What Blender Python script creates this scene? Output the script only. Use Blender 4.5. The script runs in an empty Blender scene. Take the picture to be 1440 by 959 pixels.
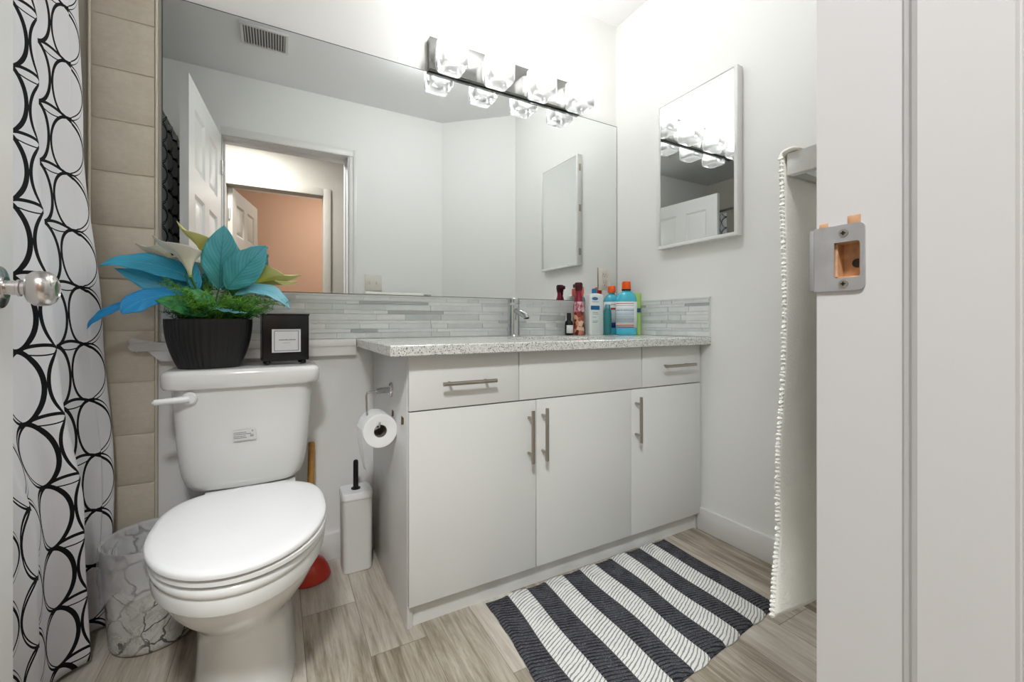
import bpy, bmesh, math, random
from mathutils import Vector, Matrix
R = math.radians
random.seed(7)
C = bpy.context.scene.collection
sc = bpy.context.scene
PI = math.pi

# ------------------------------------------------------------------ camera
cd = bpy.data.cameras.new('camera'); cam = bpy.data.objects.new('camera', cd); C.objects.link(cam)
cam.location = (-1.583, -1.718, 0.884)
cam.rotation_euler = (R(90), 0, -0.5043)
cd.sensor_width = 36; cd.sensor_fit = 'HORIZONTAL'
cd.lens = 597.3 / 1440 * 36
cd.shift_y = -26.9 / 1440
cd.clip_start = 0.01
sc.camera = cam
# ------------------------------------------------------------------ world, exposure, fill and room lights
w = bpy.data.worlds.new('world'); sc.world = w; w.use_nodes = True
w.node_tree.nodes['Background'].inputs[0].default_value = (0.9, 0.95, 1.0, 1)
w.node_tree.nodes['Background'].inputs[1].default_value = 0.3
vs = sc.view_settings
vs.view_transform = 'Standard'; vs.look = 'None'; vs.gamma = 1; vs.use_curve_mapping = False
vs.exposure = 1.0
BULB = 35.0            # emission strength of each vanity bulb
HALL = 24.5            # watts of the fill added in the hall
BATH = 5.2             # watts of the fill added under the bathroom ceiling
PEACH = 16.0            # watts of the warm lamp in the room across the hall

def lamp(name, loc, radius, power, col=(1, 1, 1), kind='POINT'):
    l = bpy.data.lights.new(name, kind); l.energy = power; l.color = col
    if kind == 'AREA': l.shape = 'DISK'; l.size = radius * 2
    else: l.shadow_soft_size = radius
    o = bpy.data.objects.new(name, l); C.objects.link(o); o.location = loc
    return o
lamp('hall_fill', (-1.82, -2.03, 2.38), 0.16, HALL, (.95, .98, 1), 'AREA')  # added fill reaching the vanity fronts through the doorway, no fixture
lamp('bathroom_fill', (-0.80, -0.60, 2.375), 0.05, BATH, (.98, .99, 1))  # added fill to lift the walls, kept out of the mirror, no fixture
lamp('far_room_ceiling_light', (-0.9, -3.3, 2.25), 0.12, PEACH, (1, .95, .9))

# ------------------------------------------------------------------ node helpers
def srgb(r, g, b):
    f = lambda v: (v / 255 / 12.92) if v / 255 <= .04045 else ((v / 255 + .055) / 1.055) ** 2.4
    return (f(r), f(g), f(b), 1)
class NT:
    def __init__(s, name):
        s.m = bpy.data.materials.new(name); s.m.use_nodes = True; s.t = s.m.node_tree
        s.b = s.t.nodes['Principled BSDF']; s.out = s.t.nodes['Material Output']
    def n(s, typ, **kw):
        x = s.t.nodes.new(typ)
        for k, v in kw.items(): setattr(x, k, v)
        return x
    def l(s, a, b): s.t.links.new(a, b)
    def put(s, inp, v):
        if hasattr(v, 'is_output') or isinstance(v, bpy.types.NodeSocket): s.l(v, inp)
        else: inp.default_value = v
    def math(s, op, a, b=0.0, c=None):
        x = s.n('ShaderNodeMath', operation=op); s.put(x.inputs[0], a); s.put(x.inputs[1], b)
        if c is not None: s.put(x.inputs[2], c)
        return x.outputs[0]
    def mix(s, f, a, b):
        x = s.n('ShaderNodeMix', data_type='RGBA'); s.put(x.inputs['Factor'], f)
        s.put(x.inputs[6], a); s.put(x.inputs[7], b); return x.outputs[2]
    def ramp(s, f, stops, interp='LINEAR'):
        x = s.n('ShaderNodeValToRGB'); x.color_ramp.interpolation = interp; s.l(f, x.inputs[0])
        e = x.color_ramp.elements
        while len(e) < len(stops): e.new(.5)
        for i, (p, c) in enumerate(stops): e[i].position = p; e[i].color = c
        return x.outputs[0]
    def coord(s, kind='Object'): return s.n('ShaderNodeTexCoord').outputs[kind]
    def scale(s, v, sc_, loc=(0, 0, 0), rot=(0, 0, 0)):
        x = s.n('ShaderNodeMapping'); s.l(v, x.inputs[0]); x.inputs['Scale'].default_value = sc_
        x.inputs['Location'].default_value = loc; x.inputs['Rotation'].default_value = rot; return x.outputs[0]
    def noise(s, v, sc_, det=4, rough=.55, dist=0):
        x = s.n('ShaderNodeTexNoise'); s.l(v, x.inputs['Vector']); x.inputs['Scale'].default_value = sc_
        x.inputs['Detail'].default_value = det; x.inputs['Roughness'].default_value = rough
        x.inputs['Distortion'].default_value = dist; return x.outputs[0]
    def sep(s, v):
        x = s.n('ShaderNodeSeparateXYZ'); s.l(v, x.inputs[0]); return x.outputs
    def bump(s, h, strength=.3, dist=.002):
        x = s.n('ShaderNodeBump'); s.l(h, x.inputs['Height']); x.inputs['Strength'].default_value = strength
        x.inputs['Distance'].default_value = dist; s.l(x.outputs[0], s.b.inputs['Normal'])
    def base(s, v): s.put(s.b.inputs['Base Color'], v)
def pm(name, col, rough=.5, metal=0, noise=0.0, nscale=8, bump=0, bscale=200, coat=0, trans=0, ior=1.45, alpha=1, spec=.5):
    t = NT(name)
    if noise:
        n = t.noise(t.coord(), nscale)
        d = tuple(max(0, c * (1 - noise)) for c in col[:3]) + (1,); h = tuple(min(1, c * (1 + noise)) for c in col[:3]) + (1,)
        t.base(t.ramp(n, [(.3, d), (.7, h)]))
    else: t.base(col)
    b = t.b.inputs
    b['Roughness'].default_value = rough; b['Metallic'].default_value = metal
    b['Coat Weight'].default_value = coat; b['Transmission Weight'].default_value = trans; b['IOR'].default_value = ior
    b['Alpha'].default_value = alpha; b['Specular IOR Level'].default_value = spec
    if bump: t.bump(t.noise(t.coord(), bscale, 3), bump, .001)
    return t.m

# ------------------------------------------------------------------ mesh helpers
class MB:
    """collects shapes; build() links them as ONE mesh object"""
    def __init__(s): s.bm = bmesh.new(); s.uv = s.bm.loops.layers.uv.new('UVMap')
    def box(s, x0, x1, y0, y1, z0, z1, bev=0, mi=0, seg=2):
        g = bmesh.new(); bmesh.ops.create_cube(g, size=1)
        for v in g.verts: v.co = Vector(((x0 + x1) / 2 + v.co.x * (x1 - x0), (y0 + y1) / 2 + v.co.y * (y1 - y0), (z0 + z1) / 2 + v.co.z * (z1 - z0)))
        if bev: bmesh.ops.bevel(g, geom=list(g.edges), offset=bev, segments=seg, profile=.5, affect='EDGES')
        return s.join(g, mi)
    def join(s, g, mi=0, mat=None):
        if mat is not None: bmesh.ops.transform(g, matrix=mat, verts=g.verts)
        mp = {}
        for v in g.verts: mp[v] = s.bm.verts.new(v.co)
        for f in g.faces:
            try:
                n = s.bm.faces.new([mp[v] for v in f.verts]); n.material_index = mi; n.smooth = True
            except ValueError: pass
        g.free(); return s
    def loft(s, rings, cap0=True, cap1=True, mi=0, closed=True):
        vs = [[s.bm.verts.new(p) for p in r] for r in rings]
        n = len(rings[0])
        for a, b in zip(vs[:-1], vs[1:]):
            for i in range(n if closed else n - 1):
                j = (i + 1) % n
                f = s.bm.faces.new((a[i], a[j], b[j], b[i])); f.material_index = mi; f.smooth = True
        if cap0: f = s.bm.faces.new(list(reversed(vs[0]))); f.material_index = mi
        if cap1: f = s.bm.faces.new(vs[-1]); f.material_index = mi
        return s
    def lathe(s, prof, c=(0, 0, 0), seg=32, mi=0, axis='Z', cap0=True, cap1=True, sx=1, sy=1):
        rings = []
        for r, h in prof:
            ring = []
            for i in range(seg):
                a = 2 * PI * i / seg; p = (r * math.cos(a) * sx, r * math.sin(a) * sy, h)
                if axis == 'X': p = (p[2], p[0], p[1])
                if axis == 'Y': p = (p[1], p[2], p[0])
                ring.append((c[0] + p[0], c[1] + p[1], c[2] + p[2]))
            rings.append(ring)
        return s.loft(rings, cap0, cap1, mi)
    def tube(s, pts, r, seg=12, mi=0):
        pts = [Vector(p) for p in pts]; rings = []; up = Vector((0, 0, 1)); prev = None
        for i, p in enumerate(pts):
            d = (pts[min(i + 1, len(pts) - 1)] - pts[max(i - 1, 0)]).normalized()
            if prev is None:
                a = up if abs(d.dot(up)) < .9 else Vector((1, 0, 0)); u = d.cross(a).normalized()
            else: u = (prev - d * prev.dot(d)).normalized()
            prev = u; v = d.cross(u); rr = r[i] if isinstance(r, (list, tuple)) else r
            rings.append([p + (u * math.cos(2 * PI * k / seg) + v * math.sin(2 * PI * k / seg)) * rr for k in range(seg)])
        return s.loft(rings, mi=mi)
    def grid(s, fn, nu, nv, mi=0, uvf=None):
        V = [[s.bm.verts.new(fn(i / nu, j / nv)) for j in range(nv + 1)] for i in range(nu + 1)]
        for i in range(nu):
            for j in range(nv):
                f = s.bm.faces.new((V[i][j], V[i + 1][j], V[i + 1][j + 1], V[i][j + 1])); f.smooth = True; f.material_index = mi
                for lp, (a, b) in zip(f.loops, ((i, j), (i + 1, j), (i + 1, j + 1), (i, j + 1))):
                    lp[s.uv].uv = uvf(a / nu, b / nv) if uvf else (a / nu, b / nv)
        return s
    def build(s, name, mats, parent=None, loc=(0, 0, 0), ang=35, flat=False, fixn=True):
        if fixn: bmesh.ops.recalc_face_normals(s.bm, faces=s.bm.faces)
        L = Vector(loc)
        p = parent; W = Vector((0, 0, 0))
        while p: W += p.location; p = p.parent
        if parent: L = W if loc == (0, 0, 0) else L
        for v in s.bm.verts: v.co -= L
        me = bpy.data.meshes.new(name); s.bm.to_mesh(me); s.bm.free()
        for m in (mats if isinstance(mats, (list, tuple)) else [mats]): me.materials.append(m)
        if not flat: me.set_sharp_from_angle(angle=R(ang))
        else:
            for q in me.polygons: q.use_smooth = False
        o = bpy.data.objects.new(name, me); C.objects.link(o)
        if parent: o.parent = parent; o.location = L - W
        else: o.location = L
        return o
def solid(o, th, off=0):
    m = o.modifiers.new('thickness', 'SOLIDIFY'); m.thickness = th; m.offset = off; return o
def subd(o, n=1):
    m = o.modifiers.new('smooth', 'SUBSURF'); m.levels = n; m.render_levels = n; return o
def tag(o, label=None, cat=None, group=None, kind=None):
    if label: o['label'] = label
    if cat: o['category'] = cat
    if group: o['group'] = group
    if kind: o['kind'] = kind
    return o
def thing(name, loc, label, cat, group=None):
    o = bpy.data.objects.new(name, None); C.objects.link(o); o.location = loc; o.empty_display_size = .05
    return tag(o, label, cat, group)
def struct(o, label=None): o['kind'] = 'structure'; return tag(o, label) if label else o

# ------------------------------------------------------------------ materials
M = {}
M['wall'] = pm('white_wall_paint', srgb(240, 240, 237), .55, bump=.08, bscale=350, spec=.3)
M['ceil'] = pm('ceiling_paint', srgb(242, 242, 242), .8, spec=.2)
M['trim'] = pm('white_trim_paint', srgb(232, 231, 228), .35)
M['door'] = pm('white_door_paint', srgb(236, 236, 234), .3)
M['jamb'] = pm('off_white_jamb_paint', srgb(202, 199, 198), .4, bump=.04, bscale=60)
M['peach'] = pm('peach_wall_paint', srgb(196, 158, 132), .6)
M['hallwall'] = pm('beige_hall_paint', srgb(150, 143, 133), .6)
M['porcelain'] = pm('white_porcelain', srgb(232, 232, 229), .12, coat=.4)
M['seatplastic'] = pm('white_seat_plastic', srgb(238, 238, 237), .22)
M['vanity'] = pm('white_laminate', srgb(226, 226, 223), .3)
M['vanside'] = pm('white_melamine', srgb(222, 221, 219), .28)
M['gap'] = pm('dark_gap', srgb(90, 88, 82), .8)
M['nickel'] = pm('brushed_nickel', srgb(176, 168, 158), .3, 1, bump=.1, bscale=600)
M['chrome'] = pm('chrome', srgb(205, 208, 208), .1, 1)
M['steel'] = pm('strike_steel', srgb(188, 187, 188), .36, .8, noise=.08, nscale=60)
M['black'] = pm('black_gloss', srgb(10, 10, 11), .25)
M['blackplastic'] = pm('black_plastic', srgb(16, 15, 15), .4)
M['screwdark'] = pm('screw_recess', srgb(50, 45, 40), .6)
M['rawwood'] = pm('raw_pine', srgb(196, 150, 112), .7, noise=.25, nscale=90)
M['brownchip'] = pm('chipped_particleboard', srgb(112, 86, 55), .8, noise=.35, nscale=250)
M['paper'] = pm('toilet_paper', srgb(240, 240, 238), .9, bump=.2, bscale=500)
M['card'] = pm('cardboard', srgb(120, 112, 98), .8)
M['red'] = pm('red_rubber', srgb(202, 58, 38), .32)
M['woodstick'] = pm('varnished_wood', srgb(168, 122, 60), .4, noise=.2, nscale=40)
M['liner'] = pm('thin_white_bag', srgb(238, 239, 241), .25, alpha=.34)
M['surround'] = pm('smooth_tub_surround', srgb(206, 201, 190), .35)
M['grout'] = pm('pale_grout', srgb(222, 214, 196), .8)
M['greyglass'] = pm('mirror_edge', srgb(88, 96, 90), .3)
M['ribpot'] = pm('black_ribbed_resin', srgb(20, 20, 21), .42)
M['vent'] = pm('white_vent_plastic', srgb(222, 222, 218), .5)
M['plate'] = pm('ivory_plate', srgb(228, 224, 214), .35)
M['slot'] = pm('dark_slot', srgb(60, 55, 50), .6)
M['soil'] = pm('dark_moss', srgb(24, 44, 18), .9)
def mirror_mat():
    t = NT('mirror_glass'); t.base((.86, .88, .87, 1)); t.b.inputs['Metallic'].default_value = 1; t.b.inputs['Roughness'].default_value = .004
    return t.m
M['mirror'] = mirror_mat()

def floor_mat():
    t = NT('grey_brown_vinyl_plank'); co = t.coord()
    x, y, z = t.sep(co)
    col = t.math('FLOOR', t.math('DIVIDE', x, .152))
    wn = t.n('ShaderNodeTexWhiteNoise', noise_dimensions='1D'); t.l(col, wn.inputs['W'])
    yo = t.math('ADD', y, t.math('MULTIPLY', wn.outputs[0], 1.2))
    row = t.math('FLOOR', t.math('DIVIDE', yo, .92))
    cmb = t.n('ShaderNodeCombineXYZ'); t.l(col, cmb.inputs[0]); t.l(row, cmb.inputs[1])
    wn2 = t.n('ShaderNodeTexWhiteNoise', noise_dimensions='3D'); t.l(cmb.outputs[0], wn2.inputs['Vector'])
    off = t.n('ShaderNodeVectorMath', operation='MULTIPLY_ADD'); t.l(wn2.outputs['Color'], off.inputs[0]); off.inputs[1].default_value = (5, 9, 3); t.l(co, off.inputs[2])
    g = t.noise(t.scale(off.outputs[0], (26, 2.2, 1)), 1.6, 9, .68, 1.2)
    g2 = t.noise(t.scale(off.outputs[0], (150, 6, 1)), 1.0, 5, .6, .3)
    g3 = t.noise(t.scale(off.outputs[0], (5, 1.2, 1)), 1.4, 4, .6, 1.8)
    v = t.math('ADD', t.math('MULTIPLY', g, .55), t.math('ADD', t.math('MULTIPLY', g2, .28), t.math('MULTIPLY', g3, .35)))
    v = t.math('ADD', v, t.math('MULTIPLY', t.math('SUBTRACT', wn2.outputs[0], .5), .24))
    c = t.ramp(v, [(.34, srgb(104, 92, 76)), (.46, srgb(146, 135, 118)), (.57, srgb(178, 169, 154)), (.68, srgb(198, 190, 177)), (.82, srgb(218, 212, 201))])
    fx = t.math('FRACT', t.math('DIVIDE', x, .152)); fy = t.math('FRACT', t.math('DIVIDE', yo, .92))
    seam = t.math('MAXIMUM', t.math('LESS_THAN', fx, .012), t.math('LESS_THAN', fy, .0022))
    t.base(t.mix(t.math('MULTIPLY', seam, .75), c, srgb(104, 94, 80)))
    t.b.inputs['Roughness'].default_value = .42
    t.bump(t.math('SUBTRACT', v, seam), .22, .0012)
    return t.m
M['floor'] = floor_mat()
def tile_mat():
    t = NT('beige_ceramic_tile'); co = t.coord()
    a = t.noise(co, 7, 5, .6); b = t.noise(co, 70, 4, .6); s = t.noise(t.scale(co, (3, 3, 40)), 6, 3)
    v = t.math('ADD', t.math('MULTIPLY', a, .5), t.math('ADD', t.math('MULTIPLY', b, .3), t.math('MULTIPLY', s, .2)))
    t.base(t.ramp(v, [(.35, srgb(206, 196, 178)), (.65, srgb(224, 215, 198))]))
    t.b.inputs['Roughness'].default_value = .38; t.bump(b, .12, .001); return t.m
M['tile'] = tile_mat()
def quartz_mat():
    t = NT('speckled_white_quartz'); co = t.coord()
    def specks(scale, th, seedloc):
        x = t.n('ShaderNodeTexVoronoi', feature='F1'); t.l(t.scale(co, (1, 1, 1), seedloc), x.inputs['Vector']); x.inputs['Scale'].default_value = scale
        hs = t.sep(x.outputs['Color'])
        return t.math('MULTIPLY', t.math('LESS_THAN', x.outputs['Distance'], th), t.math('GREATER_THAN', hs[0], .52)), hs[1]
    a, ha = specks(190, .36, (0, 0, 0)); b, hb = specks(330, .42, (3, 1, 2)); d, hd = specks(120, .3, (7, 5, 1))
    c = t.ramp(t.noise(co, 90, 5), [(.35, srgb(205, 205, 200)), (.6, srgb(228, 228, 224))])
    c = t.mix(t.math('MULTIPLY', b, .55), c, srgb(150, 146, 136))
    c = t.mix(t.math('MULTIPLY', a, .85), c, t.ramp(ha, [(.2, srgb(60, 56, 50)), (.8, srgb(150, 144, 132))]))
    c = t.mix(t.math('MULTIPLY', d, .8), c, t.ramp(hd, [(.3, srgb(50, 47, 44)), (.7, srgb(176, 172, 160))]))
    t.base(c); t.b.inputs['Roughness'].default_value = .18; return t.m
M['quartz'] = quartz_mat()
for i, c in enumerate([(212, 217, 214), (203, 209, 205), (222, 225, 222), (192, 199, 195), (216, 219, 216), (172, 176, 174)]):
    M['glass%d' % i] = pm('glass_mosaic_strip', srgb(*c), .12, noise=.05, nscale=25, coat=.3)
def curtain_mat(name, ground, ink, px, pz, rx, rz, thick, back=False):
    t = NT(name); uv = t.coord('UV'); u, v, _ = t.sep(uv)
    tot = None
    def ring(ou, ov, rx, rz, th, ecc, ez, pu, pv):
        # signed distance bands of an ellipse outline whose stroke swells on one side
        a = t.math('SUBTRACT', t.math('WRAP', t.math('SUBTRACT', u, ou), pu / 2, -pu / 2), 0)
        b = t.math('SUBTRACT', t.math('WRAP', t.math('SUBTRACT', v, ov), pv / 2, -pv / 2), 0)
        def el(x, y, ax, ay):
            return t.math('SQRT', t.math('ADD', t.math('POWER', t.math('ABSOLUTE', t.math('DIVIDE', x, ax)), 2), t.math('POWER', t.math('ABSOLUTE', t.math('DIVIDE', y, ay)), 2)))
        outer = t.math('LESS_THAN', el(a, b, rx, rz), 1)
        inner = t.math('GREATER_THAN', el(t.math('ADD', a, ecc), t.math('ADD', b, ez), rx - th, rz - th), 1)
        return t.math('MULTIPLY', outer, inner)
    for i in (0, 1):
        for j in (0, 1):
            sgn = 1 if i == 0 else -1
            for (rxx, rzz, th, ecc, ez) in ((rx, rz, thick * (1.0 if i == 0 else .62), -sgn * thick * .55, thick * .1),):
                r = ring(px * i, pz * j, rxx, rzz, th, ecc, ez, px * 2, pz * 2)
                tot = r if tot is None else t.math('MAXIMUM', tot, r)
            r = ring(-px * .5, pz * j, px * .985, pz * .59, thick * .6, 0, thick * .25, px * 2, pz * 2)
            if i == 0: tot = t.math('MAXIMUM', tot, r)
    weave = t.noise(uv, 900, 2)
    t.base(t.mix(tot, ground, ink)); t.b.inputs['Roughness'].default_value = .75
    t.b.inputs['Specular IOR Level'].default_value = .2
    t.bump(weave, .08, .0005)
    return t.m
M['curtain'] = curtain_mat('white_fabric_black_rings', srgb(236, 236, 240), srgb(20, 20, 24), .15, .156, .0752, .0825, .0092)
M['densecurtain'] = curtain_mat('pale_grey_fabric_black_rings', srgb(206, 209, 211), srgb(14, 14, 16), .09, .1, .045, .056, .007)  # pale grey ground, rings smaller and closer than on the main curtain
def rug_mat():
    t = NT('braided_cotton_stripes'); u, v, _ = t.sep(t.coord('UV'))
    st = t.math('MODULO', t.math('FLOOR', t.math('MULTIPLY', u, 11)), 2)
    lu = t.math('FRACT', t.math('MULTIPLY', u, 11))
    sl = t.math('SUBTRACT', t.math('MULTIPLY', st, 4.9), 2.3)
    wob = t.math('MULTIPLY', t.math('SUBTRACT', t.noise(t.coord(), 30, 2), .5), .8)
    ph = t.math('FRACT', t.math('ADD', t.math('ADD', t.math('MULTIPLY', v, 46), t.math('MULTIPLY', lu, sl)), t.math('ADD', wob, 10)))
    s = t.math('ABSOLUTE', t.math('SUBTRACT', ph, .5))     # 0 centre of cord, .5 gap
    gap = t.math('SMOOTHSTEP' if False else 'GREATER_THAN', s, .34)
    n = t.noise(t.coord(), 420, 3, .7)
    n2 = t.noise(t.coord(), 160, 3, .7)
    white = t.ramp(n, [(.3, srgb(218, 217, 212)), (.65, srgb(246, 246, 243))])
    dark = t.ramp(n, [(.35, srgb(52, 52, 56)), (.58, srgb(92, 92, 97)), (.74, srgb(150, 150, 154))])
    dg = srgb(26, 26, 28); wg = srgb(128, 127, 123)
    cw = t.mix(t.math('MULTIPLY', gap, .85), white, wg); cdk = t.mix(t.math('MULTIPLY', gap, .8), dark, dg)
    t.base(t.mix(st, cdk, cw)); t.b.inputs['Roughness'].default_value = .95
    t.b.inputs['Specular IOR Level'].default_value = .1
    t.bump(t.math('ADD', n2, n), .4, .002); return t.m
M['rug'] = rug_mat()
def marble_mat():
    t = NT('white_marbled_plastic'); co = t.coord()
    x = t.n('ShaderNodeTexVoronoi', feature='DISTANCE_TO_EDGE')
    d = t.n('ShaderNodeVectorMath', operation='MULTIPLY_ADD'); nz = t.n('ShaderNodeTexNoise'); t.l(co, nz.inputs['Vector']); nz.inputs['Scale'].default_value = 14; nz.inputs['Detail'].default_value = 6
    t.l(nz.outputs['Color'], d.inputs[0]); d.inputs[1].default_value = (.09, .09, .09); t.l(co, d.inputs[2]); t.l(d.outputs[0], x.inputs['Vector']); x.inputs['Scale'].default_value = 15
    m = t.noise(co, 9, 3); mask = t.ramp(m, [(.36, (0, 0, 0, 1)), (.52, (1, 1, 1, 1))])
    vein = t.math('MULTIPLY', t.math('LESS_THAN', x.outputs['Distance'], .038), t.math('MULTIPLY', mask, .9))
    sw = t.noise(t.scale(co, (1, 1, 1), rot=(0, R(35), 0)), 7, 7, .65, 2.5)
    streak = t.ramp(sw, [(.475, (0, 0, 0, 1)), (.5, (1, 1, 1, 1)), (.525, (0, 0, 0, 1))])
    c = t.ramp(t.noise(co, 22, 5), [(.3, srgb(196, 194, 189)), (.65, srgb(226, 225, 221))])
    c = t.mix(t.math('MULTIPLY', streak, .45), c, srgb(126, 116, 108)); c = t.mix(vein, c, srgb(84, 80, 80))
    t.base(c); t.b.inputs['Roughness'].default_value = .3; return t.m
M['marble'] = marble_mat()
def leaf_mat(name, c0, c1, c2, cv):
    t = NT(name); u, v, _ = t.sep(t.coord('UV'))       # u along 0..1, v across 0..1
    av = t.math('ABSOLUTE', t.math('SUBTRACT', v, .5))
    ph = t.math('FRACT', t.math('SUBTRACT', t.math('MULTIPLY', u, 11), t.math('MULTIPLY', av, 9)))
    vein = t.math('MAXIMUM', t.math('LESS_THAN', t.math('ABSOLUTE', t.math('SUBTRACT', ph, .5)), .07), t.math('LESS_THAN', av, .018))
    n = t.noise(t.coord(), 35, 4)
    base = t.mix(t.math('MULTIPLY', n, .9), t.ramp(u, [(0, c0), (.35, c1), (1, c2)]), c2)
    t.base(t.mix(t.math('MULTIPLY', vein, .45), base, cv)); t.b.inputs['Roughness'].default_value = .38
    t.bump(ph, .35, .0015); return t.m
M['leafblue'] = leaf_mat('blue_silk_leaf', srgb(18, 100, 120), srgb(28, 150, 195), srgb(60, 180, 215), srgb(120, 205, 225))
M['leafazure'] = leaf_mat('azure_silk_leaf', srgb(20, 110, 150), srgb(20, 140, 205), srgb(30, 150, 215), srgb(90, 190, 225))
M['leafteal'] = leaf_mat('teal_silk_leaf', srgb(20, 130, 90), srgb(45, 155, 150), srgb(90, 180, 195), srgb(15, 95, 105))
M['leafpale'] = leaf_mat('pale_blue_silk_leaf', srgb(40, 140, 130), srgb(95, 185, 205), srgb(140, 205, 220), srgb(40, 120, 150))
M['leafgreen'] = leaf_mat('green_silk_leaf', srgb(20, 80, 40), srgb(30, 120, 60), srgb(50, 145, 70), srgb(90, 170, 100))
def lily_mat(name, c0, c1, c2):
    t = NT(name); u, v, _ = t.sep(t.coord('UV'))
    n = t.noise(t.coord(), 30, 3)
    t.base(t.ramp(t.math('ADD', u, t.math('MULTIPLY', t.math('SUBTRACT', n, .5), .35)), [(0, c0), (.4, c1), (.95, c2)]))
    t.b.inputs['Roughness'].default_value = .5
    t.b.inputs['Subsurface Weight'].default_value = .0; return t.m
M['lilycream'] = lily_mat('cream_silk_lily', srgb(214, 214, 130), srgb(228, 222, 196), srgb(234, 230, 214))
M['lilyyellow'] = lily_mat('yellow_silk_lily', srgb(160, 190, 40), srgb(214, 214, 84), srgb(226, 226, 150))
M['stem'] = pm('green_stem', srgb(70, 120, 36), .5)
M['fern'] = pm('bright_fern', srgb(98, 160, 50), .6, noise=.55, nscale=60)
M['ferndark'] = pm('dark_fern', srgb(24, 104, 44), .6, noise=.4, nscale=60)

# ------------------------------------------------------------------ the room shell
H = 2.456; YF = -1.511; YB = -1.634
def S(name, mb, m, **k): return struct(mb.build(name, m, **k))
b = MB().box(-3.1, .35, -4.4, .12, -.06, 0); S('floor', b, M['floor'], flat=True)
b = MB().box(-3.1, .35, -2.52, .12, H, H + .06).box(-3.1, .35, -4.4, -2.62, H, H + .06); S('ceiling', b, M['ceil'], flat=True)
b = MB().box(-3.0, .12, 0, .12, 0, H); S('wall_back', b, M['wall'], flat=True)
b = MB().box(0, .12, YB, 0, 0, H); S('wall_right', b, M['wall'], flat=True)
b = MB().box(-2.95, -2.83, YB, 0, 0, H); S('wall_left', b, M['surround'], flat=True)
# front wall with the doorway, and the wall set diagonally across the corner
b = MB().box(-2.95, -1.908, YB, YF, 0, H).box(-1.127, -.43, YB, YF, 0, H).box(-1.908, -1.127, YB, YF, 2.074, H)
S('wall_front', b, M['wall'], flat=True)
b = MB(); g = bmesh.new()
pts = [(0.0, -1.115), (.0, -1.60), (-.444, -1.60), (-.444, -1.511)]
lo = [g.verts.new((x, y, 0)) for x, y in pts]; hi = [g.verts.new((x, y, H)) for x, y in pts]
g.faces.new(lo[::-1]); g.faces.new(hi)
for i in range(4): g.faces.new((lo[i], lo[(i + 1) % 4], hi[(i + 1) % 4], hi[i]))
b.join(g); S('wall_diagonal', b, M['wall'], flat=True)
# hall and the peach room across it
b = MB().box(-3.0, -1.956, -2.62, -2.52, 0, H).box(-1.218, .3, -2.62, -2.52, 0, H).box(-1.956, -1.218, -2.62, -2.52, 2.03, H)
S('wall_hall', b, M['hallwall'], flat=True)
b = MB().box(-3.1, -3.0, -4.4, YB, 0, H); S('wall_hall_left', b, M['hallwall'], flat=True)
b = MB().box(.2, .3, -2.52, YB, 0, H); S('wall_hall_right', b, M['hallwall'], flat=True)
b = MB().box(-3.0, .3, -4.4, -4.3, 0, H); S('wall_far_room', b, M['peach'], flat=True)
b = MB().box(.2, .3, -4.3, -2.62, 0, H); S('wall_far_room_right', b, M['peach'], flat=True)
# shower side of the back wall: one column of beige tile, smooth surround beyond it
t0 = MB().box(-2.95, -2.073, -.006, 0, 0, H - .001); S('wall_tub_surround', t0, M['surround'], flat=True)
zs = [0, .067, .225, .383, .537, .698, .856, 1.014, 1.174, 1.336, 1.493, 1.648, 1.806, 1.964, 2.122, 2.28, H - .002]
t0 = MB().box(-2.073, -1.913, -.009, 0, 0, H - .001, mi=1)
for a, c in zip(zs[:-1], zs[1:]): t0.box(-2.067, -1.9205, -.0125, -.002, a + .0022, c - .0022, bev=.0015, mi=0)
t0.box(-2.0745, -2.068, -.0145, 0, 0, H - .001, bev=.002, mi=1).box(-1.9195, -1.9135, -.0135, 0, 0, H - .001, bev=.002, mi=1)
S('wall_tile', t0, [M['tile'], M['grout']], ang=30)
# baseboards
def base(name, x0, x1, y0, y1):
    mb = MB().box(x0, x1, y0, y1, 0, .098, bev=.003); S(name, mb, M['trim'])
base('baseboard_back', -1.912, -1.259, -.013, 0)
base('baseboard_right', -.013, 0, -1.11, -.51)
base('baseboard_front', -1.09, -.45, YF, YF + .013)
# door casing on the room side and on the hall side
b = MB().box(-1.136, -1.105, YF, YF + .006, 0, 2.11, bev=.002).box(-1.110, -1.086, YF, YF + .014, 0, 2.11, bev=.003).box(-1.945, -1.893, YF, YF + .014, 0, 2.11, bev=.003).box(-1.893, -1.110, YF, YF + .0135, 2.060, 2.11, bev=.003)
b.box(-1.142, -1.078, YB - .014, YB, 0, 2.11, bev=.003).box(-1.95, -1.893, YB - .014, YB, 0, 2.11, bev=.003).box(-1.893, -1.142, YB - .014, YB, 2.056, 2.11, bev=.003)
S('trim_1', b, M['trim'])
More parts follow.
